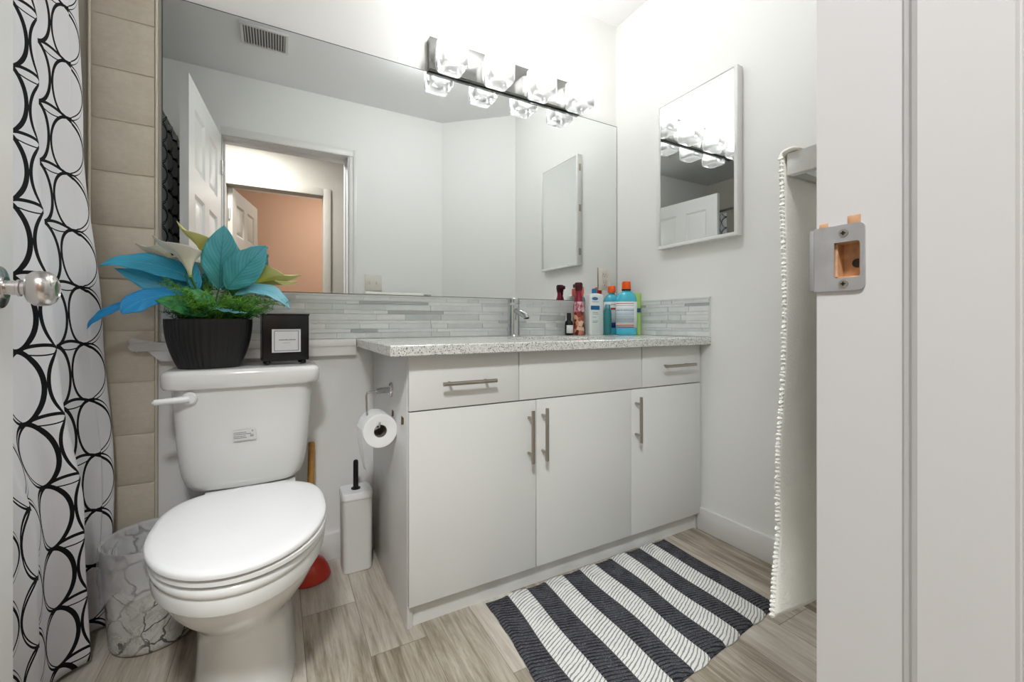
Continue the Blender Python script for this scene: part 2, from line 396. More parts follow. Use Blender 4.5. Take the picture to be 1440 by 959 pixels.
# jamb with door stop; the latch side has a real pocket behind the strike
JX = -1.146
b = MB()
hy0, hy1, hz0, hz1 = -1.5445, -1.5245, .922, .9555
b.box(JX, JX + .019, YB, hy0, 0, 2.055).box(JX, JX + .019, hy1, YF + .001, 0, 2.055)
b.box(JX, JX + .019, hy0, hy1, 0, hz0).box(JX, JX + .019, hy0, hy1, hz1, 2.055)
b.box(-1.908, -1.889, YB, YF + .001, 0, 2.055).box(-1.908, JX + .019, YB, YF + .001, 2.055, 2.074)
prof = [(-1.571, 0), (-1.5735, .003), (-1.577, .0045), (-1.580, .0085), (-1.584, .011), (-1.633, .011), (-1.633, 0)]
r0 = [(JX - d + .0005, y, 0) for y, d in prof]; r1 = [(JX - d + .0005, y, 2.055) for y, d in prof]; b.loft([r0, r1])
r0 = [(-1.8895 + d, y, 0) for y, d in prof]; r1 = [(-1.8895 + d, y, 2.055) for y, d in prof]; b.loft([r0, r1])
r0 = [(-1.889, y, 2.0555 - d) for y, d in prof]; r1 = [(JX, y, 2.0555 - d) for y, d in prof]; b.loft([r0, r1])
jamb = S('trim_2', b, M['jamb'], ang=20)
b = MB().box(JX + .012, JX + .018, hy0 - .0, hy1, hz0, hz1).box(JX + .001, JX + .013, hy0, hy0 + .002, hz0, hz1).box(JX + .001, JX + .013, hy1 - .002, hy1, hz0, hz1).box(JX + .001, JX + .013, hy0, hy1, hz0, hz0 + .002).box(JX + .001, JX + .013, hy0, hy1, hz1 - .002, hz1)
pk = b.build('latch_pocket', M['rawwood'], jamb); tag(pk, 'bare brown wood inside the latch hole')
b = MB().lathe([(.004, 0), (.004, -.0006)], (JX + .0118, -1.537, .936), 14, axis='X'); b.build('bolt_hole', M['screwdark'], jamb)
b = MB()
def platering(x, o):   # rounded plate outline in y,z
    y0, y1, z0, z1, r = -1.5475 + o, -1.5085, .9115 + o, .9695 - o, .005
    out = []
    for (cy, cz, a0) in ((y1 - .0005, z1 - .0005, 0), (y0 + r, z1 - r, 90), (y0 + r, z0 + r, 180), (y1 - .0005, z0 + .0005, 270)):
        for k in range(5):
            a = R(a0 + 90 * k / 4); rr = r if cy < -1.53 else .0005
            out.append((x, cy + rr * math.cos(a), cz + rr * math.sin(a)))
    return out
g = bmesh.new()
outer = platering(JX - .0018, 0)
n = len(outer); hole = []
for (x, y, z) in outer:   # match each outline point with a point on the latch hole's edge
    hole.append((x, min(max(y, hy0 + .0008), hy1 - .0005), min(max(z, hz0 + .0012), hz1 - .0012)))
hs = [(JX - .0018, -1.5345 + (y + 1.528) * .50, .9385 + (z - .9405) * .54) for _, y, z in outer]
rings = [[(JX, y, z) for _, y, z in outer], outer, hs, [(JX + .002, y, z) for _, y, z in hs]]
b.loft(rings, cap0=False, cap1=False)
b.box(JX - .0018, JX + .0015, -1.5095, -1.5045, .9125, .9685, bev=.0008)
b.box(JX - .0012, JX + .006, -1.5065, -1.5035, .925, .954, bev=.0012)
sp = b.build('strike_plate', M['steel'], jamb, ang=30); tag(sp, 'grey metal strike plate on the door jamb')
b = MB()
for z in (.9620, .9175):
    b.lathe([(.0038, 0), (.0036, -.0008), (.0022, -.0009)], (JX - .0017, -1.532, z), 16, axis='X')
b.build('screw', M['nickel'], sp)
b = MB()
for z in (.9620, .9175):
    b.box(JX - .0030, JX - .0024, -1.5338, -1.5302, z - .0006, z + .0006).box(JX - .0030, JX - .0024, -1.5326, -1.5314, z - .0018, z + .0018)
b.build('screw_recess', M['screwdark'], sp)
b = MB().box(JX - .0006, JX + .0004, -1.5195, -1.5125, .9695, .9735, bev=.0002).box(JX - .0006, JX + .0004, -1.5440, -1.5345, .9697, .9765, bev=.0002)
b.build('chipped_paint', M['rawwood'], jamb)
# casing of the hall door and the door standing ajar in it
b = MB().box(-1.218, -1.155, -2.52, -2.505, 0, 2.095, bev=.003).box(-2.02, -1.956, -2.52, -2.505, 0, 2.095, bev=.003).box(-1.956, -1.218, -2.52, -2.505, 2.03, 2.095, bev=.003)
S('trim_3', b, M['hallwall'])

def six_panel(name, W, Hh, T, mats, mtx, nkind='structure'):
    """leaf along +X local from the hinge, face panels recessed with raised fields"""
    mb = MB()
    st, ms = .108, .10
    rails = [(0, .235), (.80, .99), (1.50, 1.62), (Hh - .12, Hh)]
    pw = (W - 2 * st - ms) / 2
    cols = [(st, st + pw), (st + pw + ms, W - st)]
    mb.box(0, st, -T / 2, T / 2, 0, Hh).box(W - st, W, -T / 2, T / 2, 0, Hh).box(st + pw, st + pw + ms, -T / 2, T / 2, 0, Hh)
    for z0, z1 in rails:
        for c0, c1 in cols: mb.box(c0, c1, -T / 2, T / 2, z0, z1)
    for (a, c) in ((rails[0][1], rails[1][0]), (rails[1][1], rails[2][0]), (rails[2][1], rails[3][0])):
        for c0, c1 in cols:
            mb.box(c0, c1, -T / 2 + .011, T / 2 - .011, a, c)
            for sg in (1, -1):
                q = .0
                def fr(i, d): return [(c0 + i, sg * d, a + i), (c1 - i, sg * d, a + i), (c1 - i, sg * d, c - i), (c0 + i, sg * d, c - i)]
                mb.loft([fr(.0, T / 2), fr(.006, T / 2 - .005), fr(.014, T / 2 - .0108)], False, False)
                mb.loft([fr(.022, T / 2 - .011), fr(.045, T / 2 - .004)], False, True)
    bmesh.ops.transform(mb.bm, matrix=mtx, verts=mb.bm.verts)
    return mb
# bathroom door leaf: hinge at left of the opening, opened into the room
ax = Vector((-1.945 - (-1.8925), -.760 - (-1.505), 0)); leafW = ax.length; ax.normalize()
nrm = Vector((ax.y, -ax.x, 0))       # towards +x, the face seen
T = .035
org = Vector((-1.8925, -1.505, .012)) - nrm * (T / 2)
mtx = Matrix(((ax.x, nrm.x, 0, org.x), (ax.y, nrm.y, 0, org.y), (0, 0, 1, org.z), (0, 0, 0, 1)))
leaf = struct(six_panel('door_1', leafW, 2.035, T, None, mtx).build('door_1', M['door'], ang=20))
def leafpt(a, d, z): p = org + ax * a + nrm * d; return (p.x, p.y, z)
def knob(side):
    root = Matrix(((ax.x, 0, nrm.x * side, 0), (ax.y, 0, nrm.y * side, 0), (0, 1, 0, 0), (0, 0, 0, 1)))
    cx_, cy_, _ = leafpt(leafW - .060, side * T / 2, 0)
    loc = Matrix.Translation((cx_, cy_, .934))
    def part(nm, prof):
        g = MB().lathe(prof, (0, 0, 0), 40); bmesh.ops.transform(g.bm, matrix=loc @ root, verts=g.bm.verts)
        return g.build(nm, M['nickelknob'], leaf)
    part('rosette', [(.033, 0), (.033, .003), (.030, .007), (.016, .010), (.016, .012)])
    k = part('door_knob', [(.0105, .010), (.0105, .022), (.0125, .023), (.0125, .026), (.010, .027), (.010, .031), (.021, .034), (.0258, .040), (.0265, .047), (.0255, .055), (.021, .061), (.0135, .0645), (.0125, .063), (.004, .0625)])
    if side > 0: tag(k, 'satin silver round door knob')
M['nickelknob'] = pm('satin_nickel', srgb(206, 202, 200), .22, 1)
knob(1); knob(-1)
b = MB().box(0, 0, 0, 0, 0, 0) if False else MB()
lp = leafpt(leafW - .0005, 0, .934)
g = bmesh.new(); bmesh.ops.create_cube(g, size=1)
for v in g.verts: v.co = Vector((v.co.x * .0022, v.co.y * .025, v.co.z * .057))
b.join(g, mat=Matrix.Translation(lp) @ Matrix(((ax.x, nrm.x, 0, 0), (ax.y, nrm.y, 0, 0), (0, 0, 1, 0), (0, 0, 0, 1))))
b.build('latch_plate', M['steel'], leaf)
b = MB()
for z in (.2, 1.05, 1.85):
    b.tube([(-1.887, -1.5035, z - .045), (-1.887, -1.5035, z + .045)], .006)
b.build('hinge', M['nickelknob'], leaf)
# hall door standing ajar into the far room
hx = Vector((.16, -.72, 0)).normalized(); hn = Vector((hx.y, -hx.x, 0))
o2 = Vector((-1.935, -2.60, .012))
m2 = Matrix(((hx.x, hn.x, 0, o2.x), (hx.y, hn.y, 0, o2.y), (0, 0, 1, o2.z), (0, 0, 0, 1)))
d2 = struct(six_panel('door_2', .72, 2.01, .035, None, m2).build('door_2', M['hallwall'], ang=20))
b = MB()
for z in (.25, 1.05, 1.8): b.tube([(-1.9395, -2.592, z - .045), (-1.9395, -2.592, z + .045)], .007)
b.build('hinge', M['nickelknob'], d2)

# ------------------------------------------------------------------ vanity cabinet
van = thing('bathroom_vanity', (-.6285, -.26, 0), 'white flat-front vanity cabinet with three doors under the speckled counter', 'cabinet')
b = MB()
b.box(-1.2575, -1.2415, -.505, -.012, 0, .789, bev=.0008)
b.build('side_panel', M['vanside'], van)
b = MB().box(-.018, -.001, -.505, -.012, 0, .789); b.build('side_panel', M['vanside'], van)
b = MB().box(-1.2415, -.018, -.03, -.012, .07, .789).box(-1.2415, -.018, -.5, -.03, .07, .086).box(-1.2415, -.018, -.504, -.44, .77, .789)
b.box(-1.2415, -.018, -.5035, -.485, .618, .642)
b.build('carcass', M['vanside'], van)
b = MB().box(-1.2415, -.018, -.497, -.482, .0, .075); b.build('toe_kick', M['vanity'], van)
YD = -.5235
def front(kind, x0, x1, z0, z1):
    return MB().box(x0, x1, YD, YD + .0178, z0, z1, bev=.0011).build(kind, M['vanity'], van)
def bar_v(par, x, z0, z1):
    mb = MB().tube([(x, YD - .030, z0), (x, YD - .030, z1)], .006, 14)
    for z in (z0 + .027, z1 - .027): mb.tube([(x, YD + .001, z), (x, YD - .030, z)], .0045, 10)
    mb.build('handle', M['nickel'], par)
def bar_h(par, x0, x1, z):
    mb = MB().tube([(x0, YD - .030, z), (x1, YD - .030, z)], .006, 14)
    for x in (x0 + .027, x1 - .027): mb.tube([(x, YD + .001, z), (x, YD - .030, z)], .0045, 10)
    mb.build('handle', M['nickel'], par)
d = front('drawer', -1.2565, -.8995, .6295, .787); bar_h(d, -1.165, -.993, .704)
front('false_front', -.8965, -.3525, .6295, .787)
d = front('drawer', -.3475, -.010, .6295, .787); bar_h(d, -.252, -.075, .709)
d = front('door', -1.2565, -.834, .0715, .6255); bar_v(d, -.862, .427, .598)
d = front('door', -.8305, -.4085, .0715, .6255); bar_v(d, -.808, .428, .600)
d = front('door', -.4055, -.010, .0715, .6255); bar_v(d, -.384, .428, .600)
for (y, z, s) in ((-.333, .588, .011), (-.455, .589, .013)):
    b = MB(); g = bmesh.new(); pts = [(-1.0 * s, .9 * s), (1.1 * s, 1.0 * s), (1.2 * s, -1.1 * s), (-.1 * s, -.8 * s), (-1.0 * s, -.5 * s)]
    A = [g.verts.new((-1.2582, y + p[0], z + p[1])) for p in pts]; B = [g.verts.new((-1.2570, y + p[0], z + p[1])) for p in pts]
    g.faces.new(A); g.faces.new(B[::-1])
    for i in range(5): g.faces.new((A[i], B[i], B[(i + 1) % 5], A[(i + 1) % 5]))
    b.join(g); b.build('chipped_patch', M['brownchip'], van)
# worktop with an oval cut-out
ct = MB(); cx0, cx1, cy0, cy1 = -1.320, -.0005, -.5685, -.0005
scx, scy, rx_, ry_ = -.60, -.315, .215, .155
N = 64
def rect_pt(a):
    dx, dy = math.cos(a), math.sin(a); hx_, hy_ = (cx1 - cx0) / 2, (cy1 - cy0) / 2
    mx, my = (cx0 + cx1) / 2, (cy0 + cy1) / 2
    ts = [((cx1 if dx > 0 else cx0) - scx) / dx if abs(dx) > 1e-9 else 9e9, ((cy1 if dy > 0 else cy0) - scy) / dy if abs(dy) > 1e-9 else 9e9]
    t_ = min(ts); return scx + dx * t_, scy + dy * t_
angs = sorted([2 * PI * i / N for i in range(N)] + [math.atan2(y - scy, x - scx) % (2 * PI) for x in (cx0, cx1) for y in (cy0, cy1)])
out = [rect_pt(a) for a in angs]; inn = [(scx + rx_ * math.cos(a), scy + ry_ * math.sin(a)) for a in angs]
def off(p, q): return [(x, y, q) for x, y in p]
ins = [(min(max(x, cx0 + .002), cx1), max(y, cy0 + .002)) for x, y in out]
ct.loft([off(inn, .790), off(inn, .820), off(ins, .820), off(out, .818), off(out, .792), off(ins, .790), off(inn, .790)], False, False)
o = ct.build('countertop', M['quartz'], ang=40); tag(o, 'white quartz countertop with dark speckles resting on the white vanity', 'countertop')
b = MB()
rings = []
for k, (f_, z) in enumerate([(1.06, .7895), (1.0, .789), (.97, .76), (.9, .71), (.72, .675), (.4, .662), (.1, .660)]):
    rings.append([(scx + rx_ * f_ * math.cos(2 * PI * i / 48), scy + ry_ * f_ * math.sin(2 * PI * i / 48), z) for i in range(48)])
b.loft(rings, False, True)
o = b.build('sink_basin', M['porcelain'], ang=60); solid(o, .006, -1); tag(o, 'oval white undermount sink basin set in the speckled counter', 'sink')
# backsplash of thin glass strips
def splash():
    mb = MB(); rnd = random.Random(5)
    rows = []; z = .8215
    hs_ = [.021, .012, .020, .011, .024, .013, .022, .012, .018]
    for h_ in hs_: rows.append((z, z + h_)); z += h_ + .0012
    mb.box(-1.905, -.008, -.008, -.0003, .8205, .9835, mi=6); mb.box(-.008, -.0003, -.568, -.0003, .8205, .9835, mi=6)
    for (a, c) in rows:
        c = min(c, .9815)
        x = -1.904
        while x < -.012:
            L = rnd.choice([.06, .1, .14, .2, .3]) * rnd.uniform(.8, 1.2); x1 = min(x + L, -.0105)
            if -.0105 - x1 < .02: x1 = -.0105
            mb.box(x, x1 - .0012, -.011, -.004, a, c, bev=.0006, mi=rnd.choice([0, 0, 0, 1, 2, 2, 4, 4, 4, 1, 3] + ([5] if c - a < .014 else [])), seg=1); x = x1
        y = -.012
        while y > -.566:
            L = rnd.choice([.06, .1, .14, .2]) * rnd.uniform(.8, 1.2); y1 = max(y - L, -.5675)
            if y1 + .5675 < .02: y1 = -.5675
            mb.box(-.011, -.004, y1 + .0012, y, a, c, bev=.0006, mi=rnd.choice([0, 0, 0, 1, 2, 2, 4, 4, 4, 1, 3] + ([5] if c - a < .014 else [])), seg=1); y = y1
    mb.box(-1.905, -.0105, -.0115, -.0003, .9825, .9885, mi=2); mb.box(-.0115, -.0003, -.569, -.0003, .9825, .9885, mi=2)
    return mb.build('backsplash', [M['glass%d' % i] for i in range(6)] + [M['trim']], ang=20)
tag(splash(), 'pale grey glass strip mosaic backsplash behind the countertop and tank', 'backsplash')
# painted ledge below the backsplash with its broken left end
b = MB(); g = bmesh.new()
pts = [(-1.3215, .759), (-1.3215, .8195), (-1.912, .8195), (-1.95, .829), (-1.975, .834), (-1.981, .826), (-1.978, .815), (-1.984, .808), (-1.978, .797), (-1.970, .793), (-1.967, .797), (-1.963, .790), (-1.957, .796), (-1.940, .796), (-1.928, .784), (-1.905, .760)]
A = [g.verts.new((x, -.021, z)) for x, z in pts]; B = [g.verts.new((x, -.0002, z)) for x, z in pts]
g.faces.new(A); g.faces.new(B[::-1])
for i in range(len(pts)): g.faces.new((A[i], B[i], B[(i + 1) % len(pts)], A[(i + 1) % len(pts)]))
b.join(g); b.box(-1.97, -1.3215, -.0235, -.0195, .793, .8195, bev=.0015)
S('trim_4', b, M['trim'], ang=25)
# ------------------------------------------------------------------ big wall mirror
mr = thing('wall_mirror', (-.95, -.004, .99), 'large frameless mirror covering the wall above the backsplash', 'mirror')
b = MB()
x0, x1, z0, z1, yy = -1.904, -.0015, .9895, 1.922, -.0085
b.bm.faces.new([b.bm.verts.new(p) for p in ((x0 + .003, yy, z0 + .002), (x1 - .002, yy, z0 + .002), (x1 - .002, yy, z1 - .003), (x0 + .003, yy, z1 - .003))])
b.build('glass', M['mirror'], mr, flat=True)
b = MB().box(x0, x1, -.0083, -.0015, z0, z1)
b.build('backing', M['greyglass'], mr, flat=True)
# outlet in the mirror
ou = thing('wall_outlet', (-.092, -.0095, 1.105), 'ivory duplex outlet plate at the right edge of the big mirror', 'outlet')
b = MB().box(-.131, -.054, -.0150, -.0088, 1.048, 1.164, bev=.002); b.build('plate', M['plate'], ou)
for z in (1.129, 1.085):
    b = MB().box(-.109, -.076, -.0165, -.0148, z - .014, z + .014, bev=.004); so = b.build('socket', M['plate'], ou)
    b = MB().box(-.1005, -.0985, -.0168, -.0163, z - .002, z + .007).box(-.0875, -.0855, -.0168, -.0163, z - .002, z + .006).lathe([(.0025, -.0003), (.0025, 0)], (-.093, -.0166, z - .008), 10, axis='Y'); b.build('slot', M['slot'], so)
b = MB().box(-.1325, -.131, -.0095, -.0086, 1.047, 1.165); b.build('cutout_edge', M['slot'], ou)
# double light switch on the front wall, seen in the mirror
sw = thing('light_switch', (-.97, YF, 1.17), 'white double light switch plate on the wall beside the doorway', 'switch')
b = MB().box(-1.030, -.910, YF, YF + .006, 1.112, 1.228, bev=.002); b.build('plate', M['plate'], sw)
for x in (-.993, -.947): MB().box(x - .004, x + .004, YF + .005, YF + .014, 1.160, 1.178, bev=.001).build('toggle', M['plate'], sw)
# ------------------------------------------------------------------ vanity light
vl = thing('vanity_light', (-.64, 0, 1.99), 'four-lamp vanity light bar with glass cube shades above the big mirror', 'light fixture')
b = MB().box(-1.037, -.252, -.032, -.0005, 1.9235, 2.056, bev=.0015); b.build('backplate', M['nickeldark'] if 'nickeldark' in M else M.setdefault('nickeldark', pm('dark_polished_nickel', srgb(150, 150, 148), .18, 1)), vl)
def shade_mat():
    t = NT('clear_block_glass')
    tr = t.n('ShaderNodeBsdfTransparent'); tr.inputs[0].default_value = (.97, .98, .98, 1)
    tl = t.n('ShaderNodeBsdfTranslucent'); tl.inputs[0].default_value = (.95, .95, .95, 1)
    gl = t.n('ShaderNodeBsdfGlossy'); gl.inputs['Roughness'].default_value = .05
    fr = t.n('ShaderNodeFresnel'); fr.inputs[0].default_value = 1.5
    m1 = t.n('ShaderNodeMixShader'); m1.inputs[0].default_value = .42; t.l(tr.outputs[0], m1.inputs[1]); t.l(tl.outputs[0], m1.inputs[2])
    m2_ = t.n('ShaderNodeMixShader'); t.l(fr.outputs[0], m2_.inputs[0]); t.l(m1.outputs[0], m2_.inputs[1]); t.l(gl.outputs[0], m2_.inputs[2])
    t.l(m2_.outputs[0], t.out.inputs[0]); return t.m
M['shade'] = shade_mat()
def bulb_mat():
    t = NT('lit_bulb'); e = t.n('ShaderNodeEmission'); e.inputs[0].default_value = (1, .985, .96, 1); e.inputs[1].default_value = BULB; t.l(e.outputs[0], t.out.inputs[0]); return t.m
M['bulb'] = bulb_mat()
def cube_shade(x):
    def ring(hw, z, r=.016):
        out = []
        for (sx, sy, a0) in ((1, 1, 0), (-1, 1, 90), (-1, -1, 180), (1, -1, 270)):
            for k in range(5):
                a = R(a0 + 22.5 * k); out.append((x + sx * (hw - r) + r * math.cos(a), -.092 + sy * (hw - r) + r * math.sin(a), z))
        return out
    mb = MB().loft([ring(.040, 1.9045), ring(.049, 1.9065), ring(.053, 1.913), ring(.054, 1.925), ring(.054, 2.028), ring(.0505, 2.029), ring(.047, 2.026), ring(.046, 1.95), ring(.040, 1.930), ring(.028, 1.921)], True, True)
    sh = mb.build('shade', M['shade'], vl, ang=30); tag(sh, 'clear glass cube shade, lit')
    MB().tube([(x, -.031, 1.975), (x, -.05, 1.975)], .008, 12).lathe([(.02, 1.935), (.02, 1.965), (.014, 1.97)], (x, -.092, 0), 20).tube([(x, -.045, 1.975), (x, -.06, 1.955), (x, -.08, 1.945)], .006, 10).build('lamp_holder', M['chrome'], vl)
    MB().lathe([(.009, 1.968), (.016, 1.975), (.0225, 1.99), (.0225, 2.0), (.016, 2.014), (.006, 2.02)], (x, -.092, 0), 20).build('bulb', M['bulb'], vl)
for x in (-.962, -.748, -.531, -.315): cube_shade(x)
# ------------------------------------------------------------------ medicine cabinet
mc = thing('medicine_cabinet', (0, -.505, 1.22), 'small white-framed mirrored medicine cabinet on the right wall', 'cabinet')
y0, y1, z0, z1 = -.706, -.307, 1.219, 1.880
b = MB().box(-.020, -.0005, y0 + .002, y1 - .002, z0 + .002, z1 - .002); b.build('body', M['trim'], mc)
b = MB()
fw = .015
b.box(-.034, -.019, y0, y0 + fw, z0, z1, bev=.003).box(-.034, -.019, y1 - fw, y1, z0, z1, bev=.003).box(-.034, -.019, y0 + fw * .8, y1 - fw * .8, z0, z0 + fw, bev=.003).box(-.030, -.019, y0 + fw * .8, y1 - fw * .8, z1 - .005, z1, bev=.001)
dr = b.build('door_frame', M['door'], mc)
b = MB(); b.bm.faces.new([b.bm.verts.new(p) for p in ((-.0275, y0 + .01, z0 + .01), (-.0275, y1 - .01, z0 + .01), (-.0275, y1 - .01, z1 - .003), (-.0275, y0 + .01, z1 - .003))])
b.build('mirror_pane', M['mirror'], dr, flat=True)
for z in (1.30, 1.56, 1.80):
    MB().box(-.024, -.008, y1 - .003, y1 + .002, z - .02, z + .02, bev=.001).build('hinge', M['nickel'], mc)
# ------------------------------------------------------------------ faucet
fa = thing('faucet', (-.655, -.075, .82), 'cylindrical chrome single-hole faucet on the speckled counter', 'faucet')
FX = -.668
MB().lathe([(.031, .8202), (.031, .823), (.0265, .826), (.0255, .93), (.0255, .958)], (FX, -.075, 0), 28).build('body', M['chrome'], fa)
MB().tube([(FX + .003, -.09, .934), (FX + .006, -.125, .925), (FX + .009, -.165, .910), (FX + .0095, -.170, .898)], [.0145, .0145, .0145, .0140], 20).build('spout', M['chrome'], fa)
MB().lathe([(.0255, .9595), (.0262, .961), (.0262, .986), (.024, .989)], (FX, -.075, 0), 28).box(FX - .006, FX + .006, -.075, -.02, .984, .989, bev=.001).build('lever', M['chrome'], fa)
MB().lathe([(.011, -.0005), (.011, 0)], (FX + .0095, -.170, .8975), 18).build('aerator', M['slot'], fa)

# ------------------------------------------------------------------ toilet
TX = -1.652
to = thing('toilet', (TX, -.4, 0), 'white two-piece toilet with closed lid beside the vanity', 'toilet')
def egg(cx_, yb, yf, hw, z, n=56, pb=2.6, pf=2.0, ymf=.42, sc2=1.0):
    """bowl outline: squarer at the back, round at the front; widest at ymf of the length from the back"""
    ym = yb + (yf - yb) * ymf; out = []
    for i in range(n):
        a = 2 * PI * i / n; c_, s_ = math.cos(a), math.sin(a)
        p = pb if s_ > 0 else pf
        x = math.copysign(abs(c_) ** (2 / p), c_) * hw
        y = math.copysign(abs(s_) ** (2 / p), s_) * ((yb - ym) if s_ > 0 else (ym - yf))
        out.append((cx_ + x * sc2, ym + y, z))
    return out
b = MB()
b.loft([egg(TX, -.12, -.63, .112, 0, ymf=.5, pb=3, pf=2.8), egg(TX, -.12, -.635, .113, .012, ymf=.5, pb=3, pf=2.8), egg(TX, -.12, -.61, .106, .05, ymf=.5, pb=3, pf=2.7),
        egg(TX, -.12, -.605, .104, .15, ymf=.5, pb=3, pf=2.6), egg(TX, -.12, -.62, .112, .195, ymf=.5, pb=2.8, pf=2.3), egg(TX, -.14, -.665, .134, .235, ymf=.5, pb=2.6, pf=2.1),
        egg(TX, -.18, -.715, .157, .275, ymf=.46, pf=2.0), egg(TX, -.22, -.742, .169, .31, ymf=.44), egg(TX, -.24, -.752, .1735, .328, ymf=.44), egg(TX, -.24, -.754, .1745, .3305, ymf=.44),
        egg(TX, -.24, -.760, .1780, .3325, ymf=.44), egg(TX, -.24, -.7625, .1790, .340, ymf=.44), egg(TX, -.24, -.7635, .1795, .362, ymf=.44), egg(TX, -.24, -.762, .1785, .3662, ymf=.44),
        egg(TX, -.24, -.7655, .1815, .3685, ymf=.44), egg(TX, -.24, -.767, .1825, .375, ymf=.44), egg(TX, -.24, -.766, .182, .382, ymf=.44),
        egg(TX, -.24, -.760, .178, .387, ymf=.44), egg(TX, -.25, -.74, .16, .388, ymf=.44), egg(TX, -.27, -.69, .12, .386, ymf=.44), egg(TX, -.29, -.65, .10, .33, ymf=.44), egg(TX, -.33, -.58, .06, .25, ymf=.44)], True, True)
b.build('bowl', M['porcelain'], to, ang=50)
def rr(x0, x1, y0, y1, z, r, n=6, bow=0.0):
    out = []
    for (cx_, cy_, a0) in ((x1 - r, y1 - r, 0), (x0 + r, y1 - r, 90), (x0 + r, y0 + r, 180), (x1 - r, y0 + r, 270)):
        for k in range(n):
            a = R(a0 + 90 * k / (n - 1)); out.append((cx_ + r * math.cos(a), cy_ + r * math.sin(a), z))
    return out
b = MB().loft([rr(TX - .105, TX + .105, -.34, -.045, .20, .04), rr(TX - .115, TX + .115, -.34, -.04, .33, .04), rr(TX - .12, TX + .12, -.33, -.035, .372, .04), rr(TX - .118, TX + .118, -.325, -.037, .378, .04)])
b.build('tank_shelf', M['porcelain'], to)
# tank, narrowing to rounded lower corners
TC = -1.668
def tr_(hw, yf, z, r=.045, xo=0):
    x0, x1, y1 = TC - hw + xo, TC + hw + xo, -.022; out = []
    for (cx_, cy_, a0, rr_) in ((x1 - .02, y1 - .02, 0, .02), (x0 + .02, y1 - .02, 90, .02), (x0 + r, yf + r, 180, r), (x1 - r, yf + r, 270, r)):
        for k in range(8):
            a = R(a0 + 90 * k / 7); out.append((cx_ + rr_ * math.cos(a), cy_ + rr_ * math.sin(a), z))
        if a0 == 180:
            for k in range(1, 8):
                t_ = k / 8; out.append((x0 + r + (x1 - x0 - 2 * r) * t_, yf - .007 * math.sin(PI * t_), z))
    return out
b = MB().loft([tr_(.10, -.16, .379, .03), tr_(.128, -.178, .381), tr_(.142, -.188, .388), tr_(.155, -.194, .405), tr_(.163, -.197, .43), tr_(.168, -.199, .46), tr_(.173, -.202, .51), tr_(.178, -.205, .58), tr_(.183, -.209, .66), tr_(.184, -.21, .691)])
b.build('tank', M['porcelain'], to, ang=50)
b = MB().loft([tr_(.188, -.214, .690), tr_(.200, -.222, .691, .04), tr_(.2045, -.2265, .698, .042), tr_(.2055, -.2275, .715, .042), tr_(.2055, -.2275, .730, .042), tr_(.203, -.225, .738, .042), tr_(.196, -.218, .743, .04), tr_(.186, -.208, .7445, .04)])
b.build('tank_lid', M['porcelain'], to, ang=50)
# lever
b = MB().lathe([(.019, 0), (.019, -.006), (.015, -.011), (.006, -.013)], (-1.803, -.2095, .665), 24, axis='Y')
b.tube([(-1.803, -.222, .665), (-1.82, -.226, .6645), (-1.85, -.229, .664), (-1.878, -.230, .6625), (-1.883, -.230, .662)], [.010, .0095, .0085, .0085, .004], 12)
lv = b.build('flush_lever', M['seatplastic'], to)
# faint printed sticker
b = MB()
b.box(-1.699, -1.640, -.2172, -.2164, .530, .560)
st_ = b.build('sticker', pm('clear_sticker', srgb(222, 222, 219), .3), to)
b = MB(); rnd = random.Random(3)
for k, z in enumerate((.5535, .5485, .5425, .5375)):
    x = -1.697
    end = -1.668 if k != 1 else -1.655
    while x < end:
        l_ = rnd.uniform(.002, .005); b.box(x, x + l_, -.2177, -.2171, z - .0009, z + .0009); x += l_ + .0008
g = None
for k in range(5): b.box(-1.655 + k * .0018, -1.654 + k * .0018, -.2177, -.2171, .538 + .001 * (k % 2), .5455)
b.box(-1.651, -1.648, -.2177, -.2171, .555, .558)
b.build('print', pm('sticker_ink', srgb(120, 120, 116), .6), st_)
# seat and lid
b = MB().loft([egg(TX + .002, -.325, -.762, .172, .3895, ymf=.44, pb=3), egg(TX + .002, -.32, -.768, .177, .393, ymf=.44, pb=3), egg(TX + .002, -.32, -.768, .177, .401, ymf=.44, pb=3), egg(TX + .002, -.325, -.763, .173, .404, ymf=.44, pb=3)])
b.build('seat', M['seatplastic'], to)
b = MB().loft([egg(TX - .001, -0.308, -.765, .174, .4055, ymf=.44, pb=3), egg(TX - .001, -0.303, -.772, .1795, .4085, ymf=.44, pb=3), egg(TX - .001, -0.303, -.773, .1805, .4145, ymf=.44, pb=3), egg(TX - .001, -0.306, -.770, .1775, .4195, ymf=.44, pb=3),
               egg(TX - .001, -0.314, -.758, .167, .4225, ymf=.44, pb=3), egg(TX - .001, -0.338, -.72, .14, .424, ymf=.44, pb=3), egg(TX + .002, -.45, -.58, .06, .425, ymf=.44, pb=3)])
b.build('lid', M['seatplastic'], to, ang=50)
for s_ in (-1, 1):
    MB().box(TX + s_ * .075 - .022, TX + s_ * .075 + .022, -.335, -.295, .388, .418, bev=.008, seg=3).build('hinge', M['seatplastic'], to)
